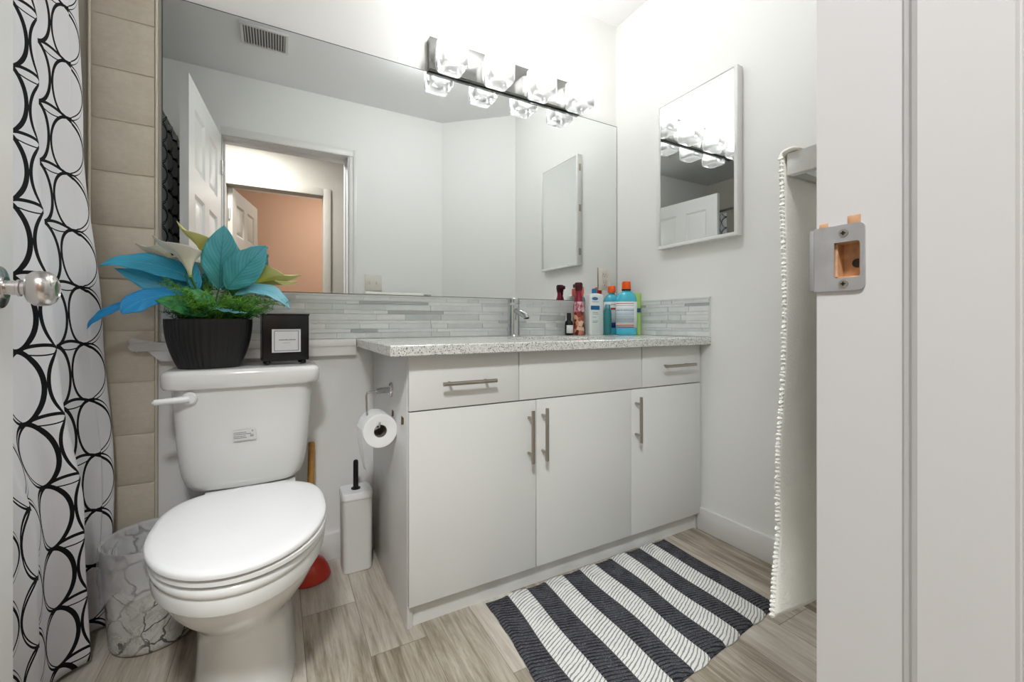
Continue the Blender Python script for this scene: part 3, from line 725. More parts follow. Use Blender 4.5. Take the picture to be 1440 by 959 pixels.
# ------------------------------------------------------------------ waste bin
TBX, TBY = -1.887, -.168
tb = thing('waste_bin', (TBX, TBY, 0), 'round marble-patterned waste bin between shower curtain and toilet', 'bin')
def oval(r, z, n=48, wob=0, sd=0):
    return [(TBX + (r + wob * math.sin(7 * 2 * PI * i / n + sd) + wob * .6 * math.sin(13 * 2 * PI * i / n + sd * 2)) * math.cos(2 * PI * i / n), TBY + (r + wob * math.sin(7 * 2 * PI * i / n + sd)) * math.sin(2 * PI * i / n), z) for i in range(n)]
MB().loft([oval(.088, 0), oval(.096, .004), oval(.099, .015), oval(.117, .276), oval(.1175, .28), oval(.115, .28), oval(.113, .276), oval(.096, .02)], True, True).build('bin_body', M['marble'], tb, ang=60)
def oval2(r, z, wob, sd, dz):
    return [(x, y, q + dz * (math.sin(3 * i / 48 * 2 * PI + 1) + .6 * math.sin(8 * i / 48 * 2 * PI)) ) for i, (x, y, q) in enumerate(oval(r, z, wob=wob, sd=sd))]
b = MB().loft([oval2(.1165, .155, .0030, 1, .022), oval2(.1195, .19, .0035, 5, .012), oval(.1205, .225, wob=.0025, sd=2), oval(.1205, .255, wob=.0012, sd=3), oval(.1195, .277), oval(.1175, .284), oval(.115, .2835), oval(.1115, .276), oval(.108, .20, wob=.002, sd=1), oval(.1, .12, wob=.003, sd=4), oval(.09, .06, wob=.003, sd=2)], False, True)
o = b.build('bag_liner', M['liner'], tb, ang=80)
# ------------------------------------------------------------------ toilet brush and plunger
tbx = thing('toilet_brush', (-1.333, -.095, 0), 'white textured toilet brush holder with black handle beside the vanity', 'toilet brush')
M['brushbox'] = pm('white_textured_plastic', srgb(222, 221, 217), .5, bump=.8, bscale=420)
MB().loft([rr(-1.380, -1.288, -.140, -.052, 0, .016), rr(-1.383, -1.285, -.143, -.049, .004, .018), rr(-1.385, -1.283, -.145, -.047, .258, .018)]).build('holder', M['brushbox'], tbx)
MB().loft([rr(-1.387, -1.281, -.147, -.045, .258, .019), rr(-1.387, -1.281, -.147, -.045, .275, .019), rr(-1.384, -1.284, -.144, -.048, .281, .018)]).build('cap', M['seatplastic'], tbx)
MB().lathe([(.016, .281), (.016, .284), (.009, .287), (.0088, .375), (.0078, .382), (.004, .385)], (-1.335, -.097, 0), 20).build('brush_handle', M['blackplastic'], tbx)
pl = thing('plunger', (-1.487, -.09, 0), 'red plunger with wooden handle on the floor behind the toilet', 'plunger')
MB().lathe([(.066, 0), (.069, .004), (.067, .012), (.061, .030), (.048, .052), (.028, .066), (.019, .070), (.018, .085), (.012, .087)], (-1.487, -.09, 0), 40).build('rubber_cup', M['red'], pl)
MB().tube([(-1.487, -.088, .075), (-1.480, -.055, .29), (-1.4755, -.030, .448), (-1.4754, -.0295, .452)], [.0115, .0115, .0115, .009], 16).build('wooden_handle', M['woodstick'], pl)
# ------------------------------------------------------------------ paper holder and roll
ph = thing('toilet_paper_holder', (-1.2575, -.335, .66), 'chrome toilet paper holder screwed to the side of the vanity', 'paper holder')
MB().lathe([(.0245, 0), (.0245, -.005), (.020, -.009), (.012, -.011)], (-1.258, -.32, .664), 28, axis='X', sx=.62).build('wall_plate', M['chrome'], ph)
MB().tube([(-1.262, -.32, .664), (-1.290, -.322, .664), (-1.307, -.328, .663)], [.0095, .0095, .008], 14).build('arm', M['chrome'], ph)
MB().tube([(-1.300, -.326, .664), (-1.325, -.33, .664), (-1.337, -.332, .661), (-1.340, -.333, .652), (-1.338, -.334, .60), (-1.332, -.335, .566), (-1.322, -.34, .5615), (-1.314, -.36, .561), (-1.311, -.385, .562), (-1.311, -.393, .578)], .0032, 10).build('hook', M['chrome'], ph)
tr = thing('toilet_roll', (-1.307, -.33, .549), 'white toilet paper roll with a loose end hanging on the chrome holder', 'toilet roll')
Rr = .0515
b = MB(); seg = 48; yA, yB = -.385, -.285
prof = [(.0195, yA + .001), (.0215, yA), (Rr - .002, yA), (Rr, yA + .002), (Rr, yB - .002), (Rr - .002, yB), (.0215, yB), (.0195, yB - .001)]
prof2 = prof + [prof[0]]
b.lathe([(r, h - 0) for r, h in prof2], (-1.307, 0, .549), seg, axis='Y', cap0=False, cap1=False)
b.build('roll', M['paper'], tr, ang=40)
b = MB().lathe([(.0192, yA + .002), (.0192, yB - .002), (.0182, yB - .002), (.0182, yA + .002), (.0192, yA + .002)], (-1.307, 0, .549), 32, axis='Y', cap0=False, cap1=False)
b.build('core', M['card'], tr)
def sheet(u, v):
    z = .549 + .01 - u * .135; x = -1.307 - Rr - .0008 + .010 * u * u * 1.6 + .002 * math.sin(v * 6)
    wd = 1 - .55 * max(0, u - .35) / .65
    y = yA + .002 + (yB - yA - .004) * (.5 + (v - .5) * wd) - .02 * u * (1 - wd) * 0
    return (x, y, z)
o = MB().grid(sheet, 16, 8).build('loose_sheet', M['paper'], tr, ang=180); solid(o, .0006)
# ------------------------------------------------------------------ bath mat
def rugpt(u, v, h):
    BL, BR, FR, FL = Vector((-1.012, -.514)), Vector((-.213, -.507)), Vector((-.222, -.960)), Vector((-1.035, -1.040))
    e = .005 * math.sin(u * 11 * PI * 1.0) * (1 if v > .5 else -1) * abs(v - .5) * 2
    p = (BL * (1 - u) + BR * u) * (1 - v) + (FL * (1 - u) + FR * u) * v
    p = p + Vector((.0045 * math.sin(v * 7 + u * 9) * 4 * v * (1 - v), e))
    return (p.x, p.y, h)
def rugh(u, v):
    st = int(min(10, u * 11)) % 2; ph_ = (v * 46 + ((u * 11) % 1) * (2.6 if st else -2.3) + 10) % 1.0; s_ = abs(ph_ - .5)
    stp = (u * 11) % 1.0; ed = min(stp, 1 - stp)
    edge = min(1, min(u, 1 - u) * 70, min(v, 1 - v) * 45)
    return .0035 + edge * (.0045 + .004 * math.sqrt(max(0, 1 - (s_ * 2) ** 2)) * min(1, ed * 10 + .45)) + .0012 * math.sin(u * 19 + v * 8) * edge
b = MB().grid(lambda u, v: rugpt(u, v, rugh(u, v)), 132, 372)
nu, nv = 132, 372
b.grid(lambda u, v: rugpt(u, v, .0008), 11, 12)
for fixed, ax_ in ((0, 'u'), (1, 'u'), (0, 'v'), (1, 'v')):
    b.grid((lambda a, c, f=fixed, A=ax_: rugpt(f if A == 'u' else a, a if A == 'u' else f, .0008 if c < .5 else rugh(f if A == 'u' else a, a if A == 'u' else f))), 120, 1)
o = b.build('bath_mat', M['rug'], ang=180); tag(o, 'black and white striped woven bath mat on the plank floor before the vanity', 'rug')

# ------------------------------------------------------------------ shower curtain
NF = 2.8                       # folds across the cloth, .42 m of cloth each
def ipl(v, pts):
    for (a, p), (b_, q) in zip(pts[:-1], pts[1:]):
        if v <= b_: t_ = (v - a) / (b_ - a); t_ = t_ * t_ * (3 - 2 * t_); return p + (q - p) * t_
    return pts[-1][1]
def curtain(u, v):          # u: along from the back wall towards the door, v: 0 top 1 bottom
    z = 1.885 - v * 1.872
    f = u * NF; ph_ = 2 * PI * f
    lam = ipl(v, [(0, .235), (.2, .27), (.5, .36), (.62, .33), (.8, .24), (1, .19)])
    A = ipl(v, [(0, .020), (.3, .020), (.5, .020), (.75, .030), (1, .036)])
    A *= 1 - .55 * min(1, max(0, (f - 1.0) / .5))
    bx = ipl(v, [(0, -2.110), (.25, -2.096), (.55, -2.052), (.78, -2.036), (1, -2.050)])
    y = -.045 - .035 * v * max(0, 1 - f) - lam * min(f, 1.15) - .19 * max(0, f - 1.15)
    x = bx + A * math.cos(ph_) + .22 * A * math.cos(2 * ph_ + .6) + .004 * math.sin(v * 9 + u * 11) * (u > .05)
    return (x, y + .25 * A * math.sin(ph_), z)
def cuv(a, c): return (a * NF * .42 + .075, 1.885 - c * 1.872 + .035)
sc_t = thing('shower_curtain', (-2.06, -.5, 1.88), 'white shower curtain printed with interlocking black rings beside the tiled wall', 'shower curtain')
nu = 380
o = MB().grid(curtain, nu, 90, uvf=cuv).build('curtain_cloth', M['curtain'], sc_t, ang=180, fixn=False); solid(o, .0008)
for k in range(9):
    y = -.06 - k * .08
    mbk = MB(); pts = [(-2.085 + .02 * math.sin(a_), y, 1.899 + .022 * math.cos(a_)) for a_ in [2 * PI * i / 16 for i in range(17)]]
    mbk.tube(pts, .0016, 6); mbk.build('curtain_ring', M['chrome'], sc_t)
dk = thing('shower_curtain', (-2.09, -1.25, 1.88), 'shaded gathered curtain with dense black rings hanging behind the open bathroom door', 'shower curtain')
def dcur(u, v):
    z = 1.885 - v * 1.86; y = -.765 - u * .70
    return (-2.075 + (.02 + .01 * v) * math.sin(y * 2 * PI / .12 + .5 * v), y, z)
o = MB().grid(dcur, 110, 40, uvf=lambda a, c: (a * .98, 1.885 - c * 1.86)).build('curtain_cloth', M['densecurtain'], dk, ang=180, fixn=False); solid(o, .0008)
b = MB().tube([(-2.085, -.015, 1.917), (-2.085, YF + .001, 1.917)], .0125, 18)
cr = b.build('curtain_rod', M['chrome']); tag(cr, 'chrome rod carrying the ring-print shower curtain across the tub', 'curtain rod')

# ------------------------------------------------------------------ towel on a rail beside the doorway
ra = thing('towel_rail', (-.80, -1.46, 1.08), 'square silver towel rail on the wall just inside the doorway', 'towel rail')
MB().box(-1.027, -.56, -1.4355, -1.4205, 1.066, 1.0915, bev=.002).build('rail', M['chrome'], ra)
for x in (-1.024, -.575): MB().box(x - .006, x + .006, -1.505, -1.421, 1.0655, 1.093, bev=.0015).box(x - .018, x + .018, -1.5108, -1.503, 1.056, 1.102, bev=.002).build('bracket', pm('pale_satin_metal', srgb(232, 232, 230), .35, .25, noise=.06, nscale=30), ra)
M['towel'] = pm('cream_terry', srgb(247, 245, 236), .95, noise=.03, nscale=20, bump=.9, bscale=260, spec=.1)
TE = [(1.092, -1.0365), (.92, -1.0330), (.80, -1.0325), (.72, -1.0350), (.66, -1.029), (.615, -1.0265), (.55, -1.037), (.515, -1.044)]
def lerpTE(z):
    for a, c in zip(TE[:-1], TE[1:]):
        if a[0] >= z >= c[0]: return a[1] + (c[1] - a[1]) * (a[0] - z) / (a[0] - c[0])
    return TE[0][1] if z > 1 else TE[-1][1]
def towel(u, v):
    if v < .05:                                   # over the rail
        a = v / .05 * PI; yy_, z = -1.428 - .0105 * math.cos(a), 1.0915 + .004 * math.sin(a)
    else:
        t_ = (v - .05) / .95; z = 1.090 - t_ * .575; yy_ = -1.4172 + .004 * math.sin(u * 14 + t_ * 3) * t_
    x = lerpTE(min(z, 1.092)) * (1 - u) + -.62 * u
    return (x, yy_ - .010 * t2(u, v), z + (.010 * math.sin(u * 8) * v * v if v > .05 else 0))
def t2(u, v): return (.9 * math.sin(v * 5.5 + u * 9)) * v * (1 - .4 * u) if v > .05 else 0
tw = thing('hand_towel', (-.83, -1.42, 1.09), 'cream towel with frayed edge hanging from the rail beside the door jamb', 'towel')
o = MB().grid(towel, 40, 120).build('towel_cloth', M['towel'], tw, ang=180, fixn=False); solid(o, .003)
b = MB(); rnd = random.Random(2)
pp = [Vector(towel(0, .05 + .95 * k / 110)) for k in range(111)]
for k in range(0, 110):
    m = (pp[k] + pp[k + 1]) / 2
    b.tube([m + Vector((.002, 0, 0)), m + Vector((-.0006 - .0026 * rnd.random(), .001 * rnd.random(), -.003 + .006 * rnd.random()))], [.0032, .0012], 6)
b.build('frayed_edge', pm('white_cotton_fringe', srgb(236, 236, 230), .95), tw)

# ------------------------------------------------------------------ ceiling vent seen in the mirror
ve = thing('ceiling_vent', (-1.645, -1.01, H), 'white louvred vent in the bathroom ceiling', 'vent')
b = MB().box(-1.76, -1.53, -1.115, -1.100, H - .012, H - .0005, bev=.002).box(-1.76, -1.53, -.935, -.920, H - .012, H - .0005, bev=.002).box(-1.76, -1.745, -1.1, -.935, H - .012, H - .0005, bev=.002).box(-1.545, -1.53, -1.1, -.935, H - .012, H - .0005, bev=.002)
b.build('frame', M['vent'], ve)
b = MB().box(-1.745, -1.545, -1.1, -.935, H - .003, H - .0005); b.build('backing', pm('vent_shadow_plastic', srgb(120, 120, 118), .8), ve)
b = MB()
for k in range(15): b.box(-1.739 + k * .0133, -1.735 + k * .0133, -1.1, -.935, H - .011, H - .002)
b.build('slats', M['vent'], ve)

# ------------------------------------------------------------------ candle box on the tank
cb = thing('candle_box', (-1.562, -.118, .745), 'black square candle box with a white label standing on the toilet tank', 'decoration')
cb.rotation_euler = (0, 0, R(8))
def lbuild(mb, name, m, par, **k):
    me_o = mb.build(name, m, None, **k); me_o.parent = par; return me_o
lbuild(MB().box(-.0675, .0675, -.032, .032, .013, .163, bev=.0015), 'box', M['black'], cb)
lbuild(MB().box(-.069, .069, -.034, .034, .160, .166, bev=.001), 'box_lid', M['black'], cb)
for sx in (-1, 1):
    for sy in (-1, 1):
        lbuild(MB().lathe([(.003, 0), (.0075, .002), (.009, .007), (.0075, .012), (.003, .0135)], (sx * .052, sy * .022, 0), 16), 'foot', M['black'], cb)
lb_ = lbuild(MB().box(-.042, .042, -.0335, -.0318, .040, .115), 'label', pm('white_label', srgb(214, 214, 214), .5), cb)
b = MB()
for a in ((-.036, .036, .0445, .0465), (-.036, .036, .1085, .1105), (-.036, -.034, .0445, .1105), (.034, .036, .0445, .1105)): b.box(a[0], a[1], -.0340, -.0333, a[2], a[3])
rnd = random.Random(11)
x = -.022
while x < .027:
    l_ = rnd.uniform(.0012, .0024); b.box(x, x + l_, -.0340, -.0333, .0790, .0790 + rnd.uniform(.0022, .0036)); x += l_ + .0006
x = -.013
while x < .012:
    l_ = rnd.uniform(.0008, .0016); b.box(x, x + l_, -.0340, -.0333, .0700, .0700 + rnd.uniform(.0010, .0016)); x += l_ + .0008
pr = lbuild(b, 'label_print', pm('grey_print', srgb(120, 120, 124), .6), lb_)

# ------------------------------------------------------------------ planter with silk flowers
PX, PY, PZ = -1.765, -.122, .745
pt = thing('potted_plant', (PX, PY, PZ), 'artificial blue-leaved calla lily arrangement in a black ribbed pot on the toilet tank', 'plant')
b = MB(); rings = []
def prof_pot(t_):   # half width from bottom 0 to top 1
    return .078 + (.112 - .078) * (1 - (1 - t_) ** 2.1)
nr = 216
for k in range(15):
    t_ = k / 14; w_ = prof_pot(t_); ring = []
    for i in range(nr):
        a = 2 * PI * i / nr; rib = (.0009 if (i // 2) % 2 else 0)
        c_, s_ = math.cos(a), math.sin(a); e = 2 / 2.5
        ring.append((PX + (w_ - rib) * math.copysign(abs(c_) ** e, c_), PY + (w_ - rib) * .80 * math.copysign(abs(s_) ** e, s_), PZ + .0005 + t_ * .147))
    rings.append(ring)
for (w_, z) in ((.1055, .147), (.1035, .130)):
    rings.append([(PX + w_ * math.copysign(abs(math.cos(2 * PI * i / nr)) ** .8, math.cos(2 * PI * i / nr)), PY + w_ * .8 * math.copysign(abs(math.sin(2 * PI * i / nr)) ** .8, math.sin(2 * PI * i / nr)), PZ + z) for i in range(nr)])
b.loft(rings, True, True, mi=0); b.build('pot', M['ribpot'], pt, ang=40)
MB().lathe([(.104, .128), (.09, .136), (.04, .142), (.01, .143)], (PX, PY, PZ), 40, sy=.8).build('moss', M['soil'], pt)
def bez(p, t_):
    p = [Vector(q) for q in p]
    while len(p) > 1: p = [a.lerp(c, t_) for a, c in zip(p[:-1], p[1:])]
    return p[0]
def leafm(mat, pts, width, nrm_, fold=.25, wmax=.42, curl=0., name='leaf', stem=True, ripple=.002):
    """leaf blade along a bezier midrib; nrm_ points out of the upper side"""
    nrm_ = Vector(nrm_).normalized()
    def fn(u, v):
        c0 = bez(pts, u); d_ = (bez(pts, min(1, u + .01)) - bez(pts, max(0, u - .01))).normalized()
        side = d_.cross(nrm_).normalized(); up = side.cross(d_).normalized()
        if u < wmax: w_ = math.sin(PI / 2 * (u / wmax)) ** .75
        else: w_ = math.cos(PI / 2 * ((u - wmax) / (1 - wmax))) ** .9
        s_ = (v - .5) * 2; hw = width / 2 * max(w_, .012)
        return c0 + side * (s_ * hw) + up * (abs(s_) ** 1.3 * hw * fold - curl * s_ * s_ * hw + ripple * math.sin(u * 22 - abs(s_) * 5) * abs(s_))
    o = MB().grid(fn, 36, 12).build(name, mat, pt, ang=180, fixn=False); solid(o, .0007)
    return o
base_p = (PX, PY, PZ + .14)
# (material, midrib, width, up direction)
leafm(M['leafblue'], [(-1.785, -.12, 1.005), (-1.86, -.125, 1.045), (-1.94, -.135, 1.075), (-2.012, -.145, 1.040)], .082, (.05, -.75, .65), .1)
leafm(M['leafblue'], [(-1.775, -.115, .965), (-1.83, -.12, .975), (-1.90, -.125, 1.0), (-1.985, -.130, 1.035)], .085, (-.1, -.9, .35), .15)
leafm(M['leafazure'], [(-1.775, -.15, .965), (-1.86, -.16, .975), (-1.935, -.175, .950), (-1.957, -.18, .905)], .062, (.15, -.85, .55), .1, wmax=.72)
leafm(M['leafazure'], [(-1.925, -.17, .945), (-1.975, -.165, .925), (-2.02, -.16, .905), (-2.035, -.155, .865)], .024, (0, -.9, .4), .1)
leafm(M['leafteal'], [(-1.742, -.13, .985), (-1.738, -.14, 1.06), (-1.733, -.145, 1.12), (-1.727, -.135, 1.184)], .102, (.25, -1, 0), .12)
leafm(M['leafteal'], [(-1.72, -.15, .985), (-1.69, -.165, 1.03), (-1.65, -.17, 1.08), (-1.616, -.16, 1.126)], .105, (-.15, -1, .2), .15)
leafm(M['leafpale'], [(-1.70, -.105, 1.04), (-1.66, -.10, 1.09), (-1.635, -.10, 1.12), (-1.61, -.10, 1.130)], .06, (-.1, -1, .1), .1)
leafm(M['leafpale'], [(-1.70, -.15, .965), (-1.64, -.17, 1.005), (-1.58, -.175, .985), (-1.548, -.17, .925)], .056, (.1, -.7, .75), .15, wmax=.5)
leafm(M['leafgreen'], [(-1.76, -.16, .905), (-1.80, -.18, .925), (-1.85, -.19, .945), (-1.885, -.185, .945)], .058, (0, -.9, .5), .12)
leafm(M['leafblue'], [(-1.795, -.14, .965), (-1.80, -.142, 1.0), (-1.805, -.142, 1.04), (-1.806, -.14, 1.08)], .034, (.1, -1, 0), .1)
leafm(M['leafpale'], [(-1.76, -.20, .925), (-1.73, -.208, .925), (-1.70, -.21, .91), (-1.665, -.208, .912)], .018, (0, -.5, .9), .1)
leafm(M['leafgreen'], [(-1.74, -.16, .925), (-1.77, -.18, .955), (-1.80, -.18, .975), (-1.83, -.18, .968)], .04, (0, -.9, .5), .12)
leafm(M['leafgreen'], [(-1.70, -.12, .95), (-1.69, -.13, 1.0), (-1.70, -.135, 1.03), (-1.72, -.135, 1.05)], .05, (0, -1, .2), .12)
def calla(mat, foot, axis, face, length, rad, tip=1.35, nm='calla_lily', spadix=True):
    """funnel spathe: narrow tube at foot, flaring mouth with a drawn-out tip on the 'face' side"""
    A = Vector(axis).normalized(); F = Vector(face); F = (F - A * F.dot(A)).normalized(); G = A.cross(F)
    foot = Vector(foot)
    def fn(u, v):
        ph_ = (v - .5) * 2 * PI * 1.04      # 0 = tip side
        k = (1 + math.cos(ph_)) / 2
        pk = max(0, (k - .82) / .18)
        L = length * (.58 + .30 * k + (tip - .88) * .5 * pk ** 1.6)
        r = .0035 + rad * (.75 * u ** 1.7 + .35 * max(0, u - .6) ** 1.2 / .4 ** 1.2 * .6) * (1 - .55 * pk * u)
        c0 = foot + A * (L * u) + F * (rad * .30 * k * u * u + rad * .7 * pk * max(0, u - .6) / .4)
        return c0 + (F * math.cos(ph_) + G * math.sin(ph_)) * r * (1 + .03 * (v > .97))
    o = MB().grid(fn, 22, 48).build(nm, mat, pt, ang=180, fixn=False); solid(o, .0008)
    if spadix:
        e = foot + A * length * .58
        MB().tube([foot + A * .01, foot + A * length * .35, e], [.003, .0038, .0022], 10).build('spadix', pm('yellow_spadix', srgb(224, 190, 50), .6), o)
    MB().tube([Vector((PX + (foot.x - PX) * .25, PY, PZ + .14)), foot.lerp(Vector(base_p), .5) + Vector((0, 0, .005)), foot + A * .004], .003, 8).build('stem', M['stem'], pt)
calla(M['lilycream'], (-1.86, -.10, 1.065), (-.5, .1, .62), (-1, -.3, -.1), .070, .026, 1.7)
calla(M['lilycream'], (-1.808, -.16, 1.016), (-.22, .1, 1), (-1, -.25, .1), .120, .042, 1.3)
calla(M['lilyyellow'], (-1.776, -.125, 1.060), (-.16, .12, 1), (-1, -.1, .1), .118, .034, 1.45)
calla(M['lilyyellow'], (-1.658, -.13, .997), (.85, .15, .75), (1, -.25, -.7), .110, .042, 1.6)
# stems of the leaves
b = MB(); rnd = random.Random(4)
for (x, y, z) in ((-1.785, -.12, 1.005), (-1.775, -.115, .975), (-1.785, -.15, .955), (-1.742, -.13, .985), (-1.72, -.15, .985), (-1.70, -.105, 1.04), (-1.70, -.15, .965), (-1.76, -.16, .905)):
    b.tube([(PX + (x - PX) * .3, PY, PZ + .138), (x * .5 + PX * .5, y * .5 + PY * .5, (z + PZ + .14) / 2), (x, y, z)], .0022, 6)
b.build('stems', M['stem'], pt)
def fern(name, mat, n, sd, spread, hgt, lean):
    rnd = random.Random(sd); mb = MB()
    for k in range(n):
        a = rnd.uniform(0, 2 * PI); r0 = rnd.uniform(.01, .09); bx, by = PX + r0 * math.cos(a) + lean * .3, PY + r0 * .7 * math.sin(a)
        L = rnd.uniform(.4, 1) * hgt; dirv = Vector(((math.cos(a) * spread if math.cos(a) > 0 else math.cos(a) * spread * .35) + lean * 2, math.sin(a) * spread * .5 - .25, 1)).normalized()
        p = Vector((bx, by, PZ + .138)); prev = p.copy(); segs = 7; pts = [p]
        for i in range(segs):
            d_ = (dirv + Vector((0, 0, -.16 * i)) + Vector((rnd.uniform(-.2, .2), rnd.uniform(-.2, .2), rnd.uniform(-.1, .1)))).normalized()
            pts.append(pts[-1] + d_ * L / segs)
        mb.tube(pts, .0008, 3)
        for i in range(1, segs + 1):
            for q in range(5):
                dd = Vector((rnd.uniform(-1, 1), rnd.uniform(-1, 1), rnd.uniform(-.3, 1))).normalized()
                s0 = pts[i].lerp(pts[i - 1], rnd.random()); e0 = s0 + dd * rnd.uniform(.010, .020)
                e0.y = min(e0.y, -.02); w_ = dd.cross(Vector((rnd.random(), rnd.random(), rnd.random()))).normalized() * .0011
                v3 = [mb.bm.verts.new(x_) for x_ in (s0 - w_, s0 + w_, e0 + w_ * .3, e0 - w_ * .3)]; f = mb.bm.faces.new(v3)
    o = mb.build(name, mat, pt, ang=180, fixn=False); o['kind'] = 'stuff'; return o
fern('fern_foliage', M['ferndark'], 90, 1, .8, .095, .01)
fern('fern_foliage', M['fern'], 130, 2, .7, .185, .028)

# ------------------------------------------------------------------ toiletries on the counter
ZC = .8205
def bottle(name, x, y, label, cat, parts, sx=1, sy=1, group=None, rot=0):
    t = thing(name, (x, y, ZC), label, cat, group); t.rotation_euler = (0, 0, rot)
    for nm, prof, mat in parts:
        o = MB().lathe(prof, (0, 0, 0), 36, sx=sx if nm not in ('cap',) else 1, sy=sy if nm not in ('cap',) else 1).build(nm, mat, None, ang=40); o.parent = t
    return t
bp = lambda c, r=.25, **k: pm('bottle_colour', srgb(*c), r, **k)
M['mwblue'] = bp((70, 190, 215), .12, coat=.5); M['orange'] = bp((238, 92, 22), .35); M['cyanlabel'] = bp((222, 232, 236), .4)
def mw_label(parent, x0, x1, r, zs, sx, sy):
    """wrap-around label printed in bands, a little outside the bottle wall"""
    for nm, z0, z1, c in zs:
        mb = MB(); n = 24
        def fn(u, v): a = PI + x0 + (x1 - x0) * u; return ((r + .0006) * sx * math.cos(a), (r + .0006) * sy * math.sin(a), z0 + (z1 - z0) * v)
        mb.grid(fn, n, 2); o = mb.build(nm, pm('label_print', srgb(*c), .4), None, ang=180, fixn=False); solid(o, .0004); o.parent = parent
# 1 large blue mouthwash, nearest to the wall on the right
mA = bottle('mouthwash_bottle', -.107, -.187, 'blue mouthwash bottle with orange cap, front one nearest the right wall', 'bottle', [
    ('bottle_body', [(.040, 0), (.045, .004), (.046, .02), (.0455, .03), (.0455, .165), (.0445, .178), (.038, .196), (.026, .207), (.018, .211), (.018, .218)], M['mwblue']),
    ('neck_band', [(.0205, .214), (.0205, .222)], M['blackplastic']),
    ('cap', [(.0215, .221), (.0215, .232), (.0205, .252), (.018, .258)], M['orange'])], 1.08, .62, rot=-.6)
mw_label(mA, 0, PI, .046, [('label', .034, .160, (226, 233, 235))], 1.08, .62)
mw_label(mA, .25, PI - .9, .0466, [('label_band', .150, .154, (220, 120, 90)), ('label_band', .142, .1435, (110, 120, 125)), ('label_panel', .060, .128, (190, 205, 212)), ('label_band', .118, .121, (60, 90, 120)), ('label_band', .100, .1015, (120, 130, 140)), ('label_band', .088, .0895, (140, 150, 160)), ('label_band', .076, .0775, (140, 150, 160)), ('label_band', .044, .050, (214, 120, 96)), ('label_band', .036, .040, (40, 60, 140))], 1.08, .62)
# 2 second mouthwash behind
mB = bottle('mouthwash_bottle', -.086, -.062, 'mouthwash bottle with orange cap standing behind, against the mirror wall', 'bottle', [
    ('bottle_body', [(.040, 0), (.044, .004), (.045, .02), (.045, .165), (.044, .178), (.036, .193), (.024, .202), (.017, .205), (.017, .212)], M['mwblue']),
    ('cap', [(.020, .212), (.020, .225), (.0185, .242), (.016, .247)], M['orange'])], .9, .62, rot=-.4)
mw_label(mB, 0, PI, .045, [('label', .034, .165, (226, 232, 236))], .9, .62)
mw_label(mB, 1.2, PI - .3, .0456, [('label_band', .150, .154, (214, 150, 130)), ('label_band', .125, .135, (200, 70, 70)), ('label_band', .034, .06, (40, 50, 130))], .9, .62)
# 3 teal tube standing in front of it
bottle('lotion_tube', -.164, -.118, 'slim teal bottle between the white lotion and blue mouthwash bottles', 'bottle', [
    ('bottle_body', [(.016, 0), (.018, .003), (.019, .02), (.019, .10), (.017, .12), (.013, .128)], bp((52, 128, 132), .3)),
    ('cap', [(.0135, .128), (.0135, .146), (.012, .149)], bp((96, 160, 170), .3))])
# 4 white lotion bottle, boxy, blue cap
lo_ = thing('lotion_bottle', (-.222, -.088, ZC), 'white lotion bottle with blue cap and blue label bands', 'bottle')
def rb(hx_, hy_, z, r=.012):
    return [(p[0], p[1], p[2]) for p in rr(-hx_, hx_, -hy_, hy_, z, r)]
o = MB().loft([rb(.0425, .020, 0), rb(.045, .0225, .004), rb(.045, .0225, .185), rb(.042, .021, .196), rb(.022, .016, .202, .01), rb(.014, .0138, .203, .0137)]).build('bottle_body', bp((232, 238, 236), .3), None); o.parent = lo_
o = MB().lathe([(.0125, .203), (.0125, .222), (.011, .226)], (0, 0, 0), 24).build('cap', bp((30, 120, 176), .3), None); o.parent = lo_
o = MB().lathe([(.019, 0), (.019, -.0006)], (-.014, -.0222, .176), 28, axis='Y', sx=.42).build('logo', bp((60, 120, 170), .4), None); o.parent = lo_
o = MB().box(-.040, .014, -.0232, -.0222, .122, .142, bev=.0003).build('label', bp((24, 104, 158), .4), None); o.parent = lo_
b = MB()
for (x0_, x1_, z) in ((-.032, .010, .160), (-.03, .002, .108), (-.03, .006, .100), (-.03, -.006, .085), (-.03, .004, .066), (-.03, -.002, .060)): b.box(x0_, x1_, -.0230, -.0223, z, z + .0022)
o = b.build('label_print', bp((130, 150, 160), .5), None); o.parent = lo_
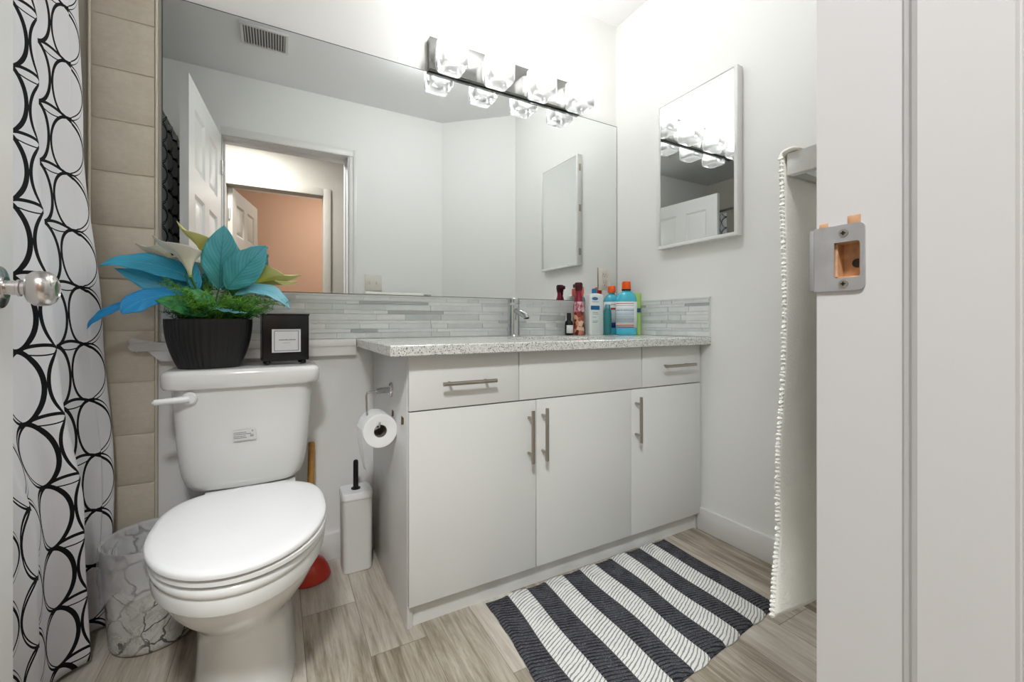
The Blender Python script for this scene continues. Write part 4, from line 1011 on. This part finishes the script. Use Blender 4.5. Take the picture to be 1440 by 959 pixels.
# 5 tall burgundy air freshener with flower print
def floral():
    t = NT('floral_printed_sleeve'); co = t.coord(); _, _, z = t.sep(co)
    x = t.n('ShaderNodeTexVoronoi', feature='F1'); t.l(co, x.inputs['Vector']); x.inputs['Scale'].default_value = 48
    h = t.sep(x.outputs['Color'])[0]
    fl = t.ramp(h, [(0, srgb(60, 24, 20)), (.25, srgb(150, 60, 50)), (.5, srgb(214, 150, 110)), (.75, srgb(232, 200, 180)), (1, srgb(120, 30, 50))])
    top = t.ramp(t.noise(co, 60, 3), [(.4, srgb(150, 28, 66)), (.6, srgb(226, 190, 196))])
    t.base(t.mix(t.math('GREATER_THAN', z, .112), fl, top)); t.b.inputs['Roughness'].default_value = .3; return t.m
M['maroon'] = bp((82, 18, 34), .25)
sf = bottle('air_freshener', -.316, -.085, 'tall burgundy air freshener spray with flower print beside the white lotion', 'spray bottle', [
    ('bottle_body', [(.024, 0), (.0275, .003), (.0278, .10), (.0265, .135), (.0225, .160)], floral()),
    ('shoulder', [(.0226, .160), (.020, .178), (.0150, .195), (.0145, .212)], bp((140, 22, 52), .25))])
o = MB().lathe([(.0150, .212), (.0175, .222), (.0195, .236), (.0195, .246), (.016, .252), (.008, .253)], (0, 0, 0), 28).box(-.010, .010, .0, .034, .228, .247, bev=.004).box(-.004, .004, .012, .022, .200, .232, bev=.0015).build('spray_head', M['maroon'], None); o.parent = sf
# 6 small dark dropper bottle
sm = bottle('serum_bottle', -.366, -.075, 'small black bottle with white label, leftmost of the toiletries', 'bottle', [
    ('bottle_body', [(.0165, 0), (.0195, .002), (.0198, .055), (.018, .064), (.010, .072), (.009, .076)], bp((14, 20, 26), .15)),
    ('cap', [(.0105, .076), (.0105, .103), (.009, .106)], M['blackplastic'])])
mw_label(sm, .35, PI - .35, .0198, [('label', .010, .048, (222, 222, 220))], 1, 1)
# 7 green tube beside the wall
gt = thing('cream_tube', (-.034, -.190, ZC), 'lime green and white tube wedged between blue mouthwash and the right wall', 'tube')
def tuberings():
    out = []
    for (z, hx_, hy_) in ((0, .015, .015), (.03, .0155, .0155), (.10, .019, .012), (.17, .022, .006), (.198, .0235, .0018), (.205, .0235, .0015)):
        out.append([(hx_ * math.cos(2 * PI * i / 24), hy_ * math.sin(2 * PI * i / 24), z) for i in range(24)])
    return out
o = MB().loft(tuberings()).build('tube_body', bp((176, 216, 120), .3), None); o.parent = gt
b = MB().box(-.021, .006, -.0135, -.0120, .11, .13, bev=.0005); o = b.build('label', bp((50, 90, 150), .4), None); o.parent = gt
# 8 small coral trigger spray standing behind, mostly seen in the mirror
ts = bottle('trigger_spray', -.263, -.036, 'small clear spray bottle with coral trigger behind the burgundy spray', 'spray bottle', [
    ('bottle_body', [(.016, 0), (.018, .003), (.018, .12), (.016, .15), (.010, .165), (.009, .19)], pm('clear_plastic', srgb(225, 232, 230), .15, trans=.6))])
o = MB().box(-.008, .008, -.012, .016, .19, .232, bev=.003).box(-.004, .004, .014, .020, .195, .226, bev=.0015).build('trigger_head', bp((226, 110, 90), .4), None); o.parent = ts
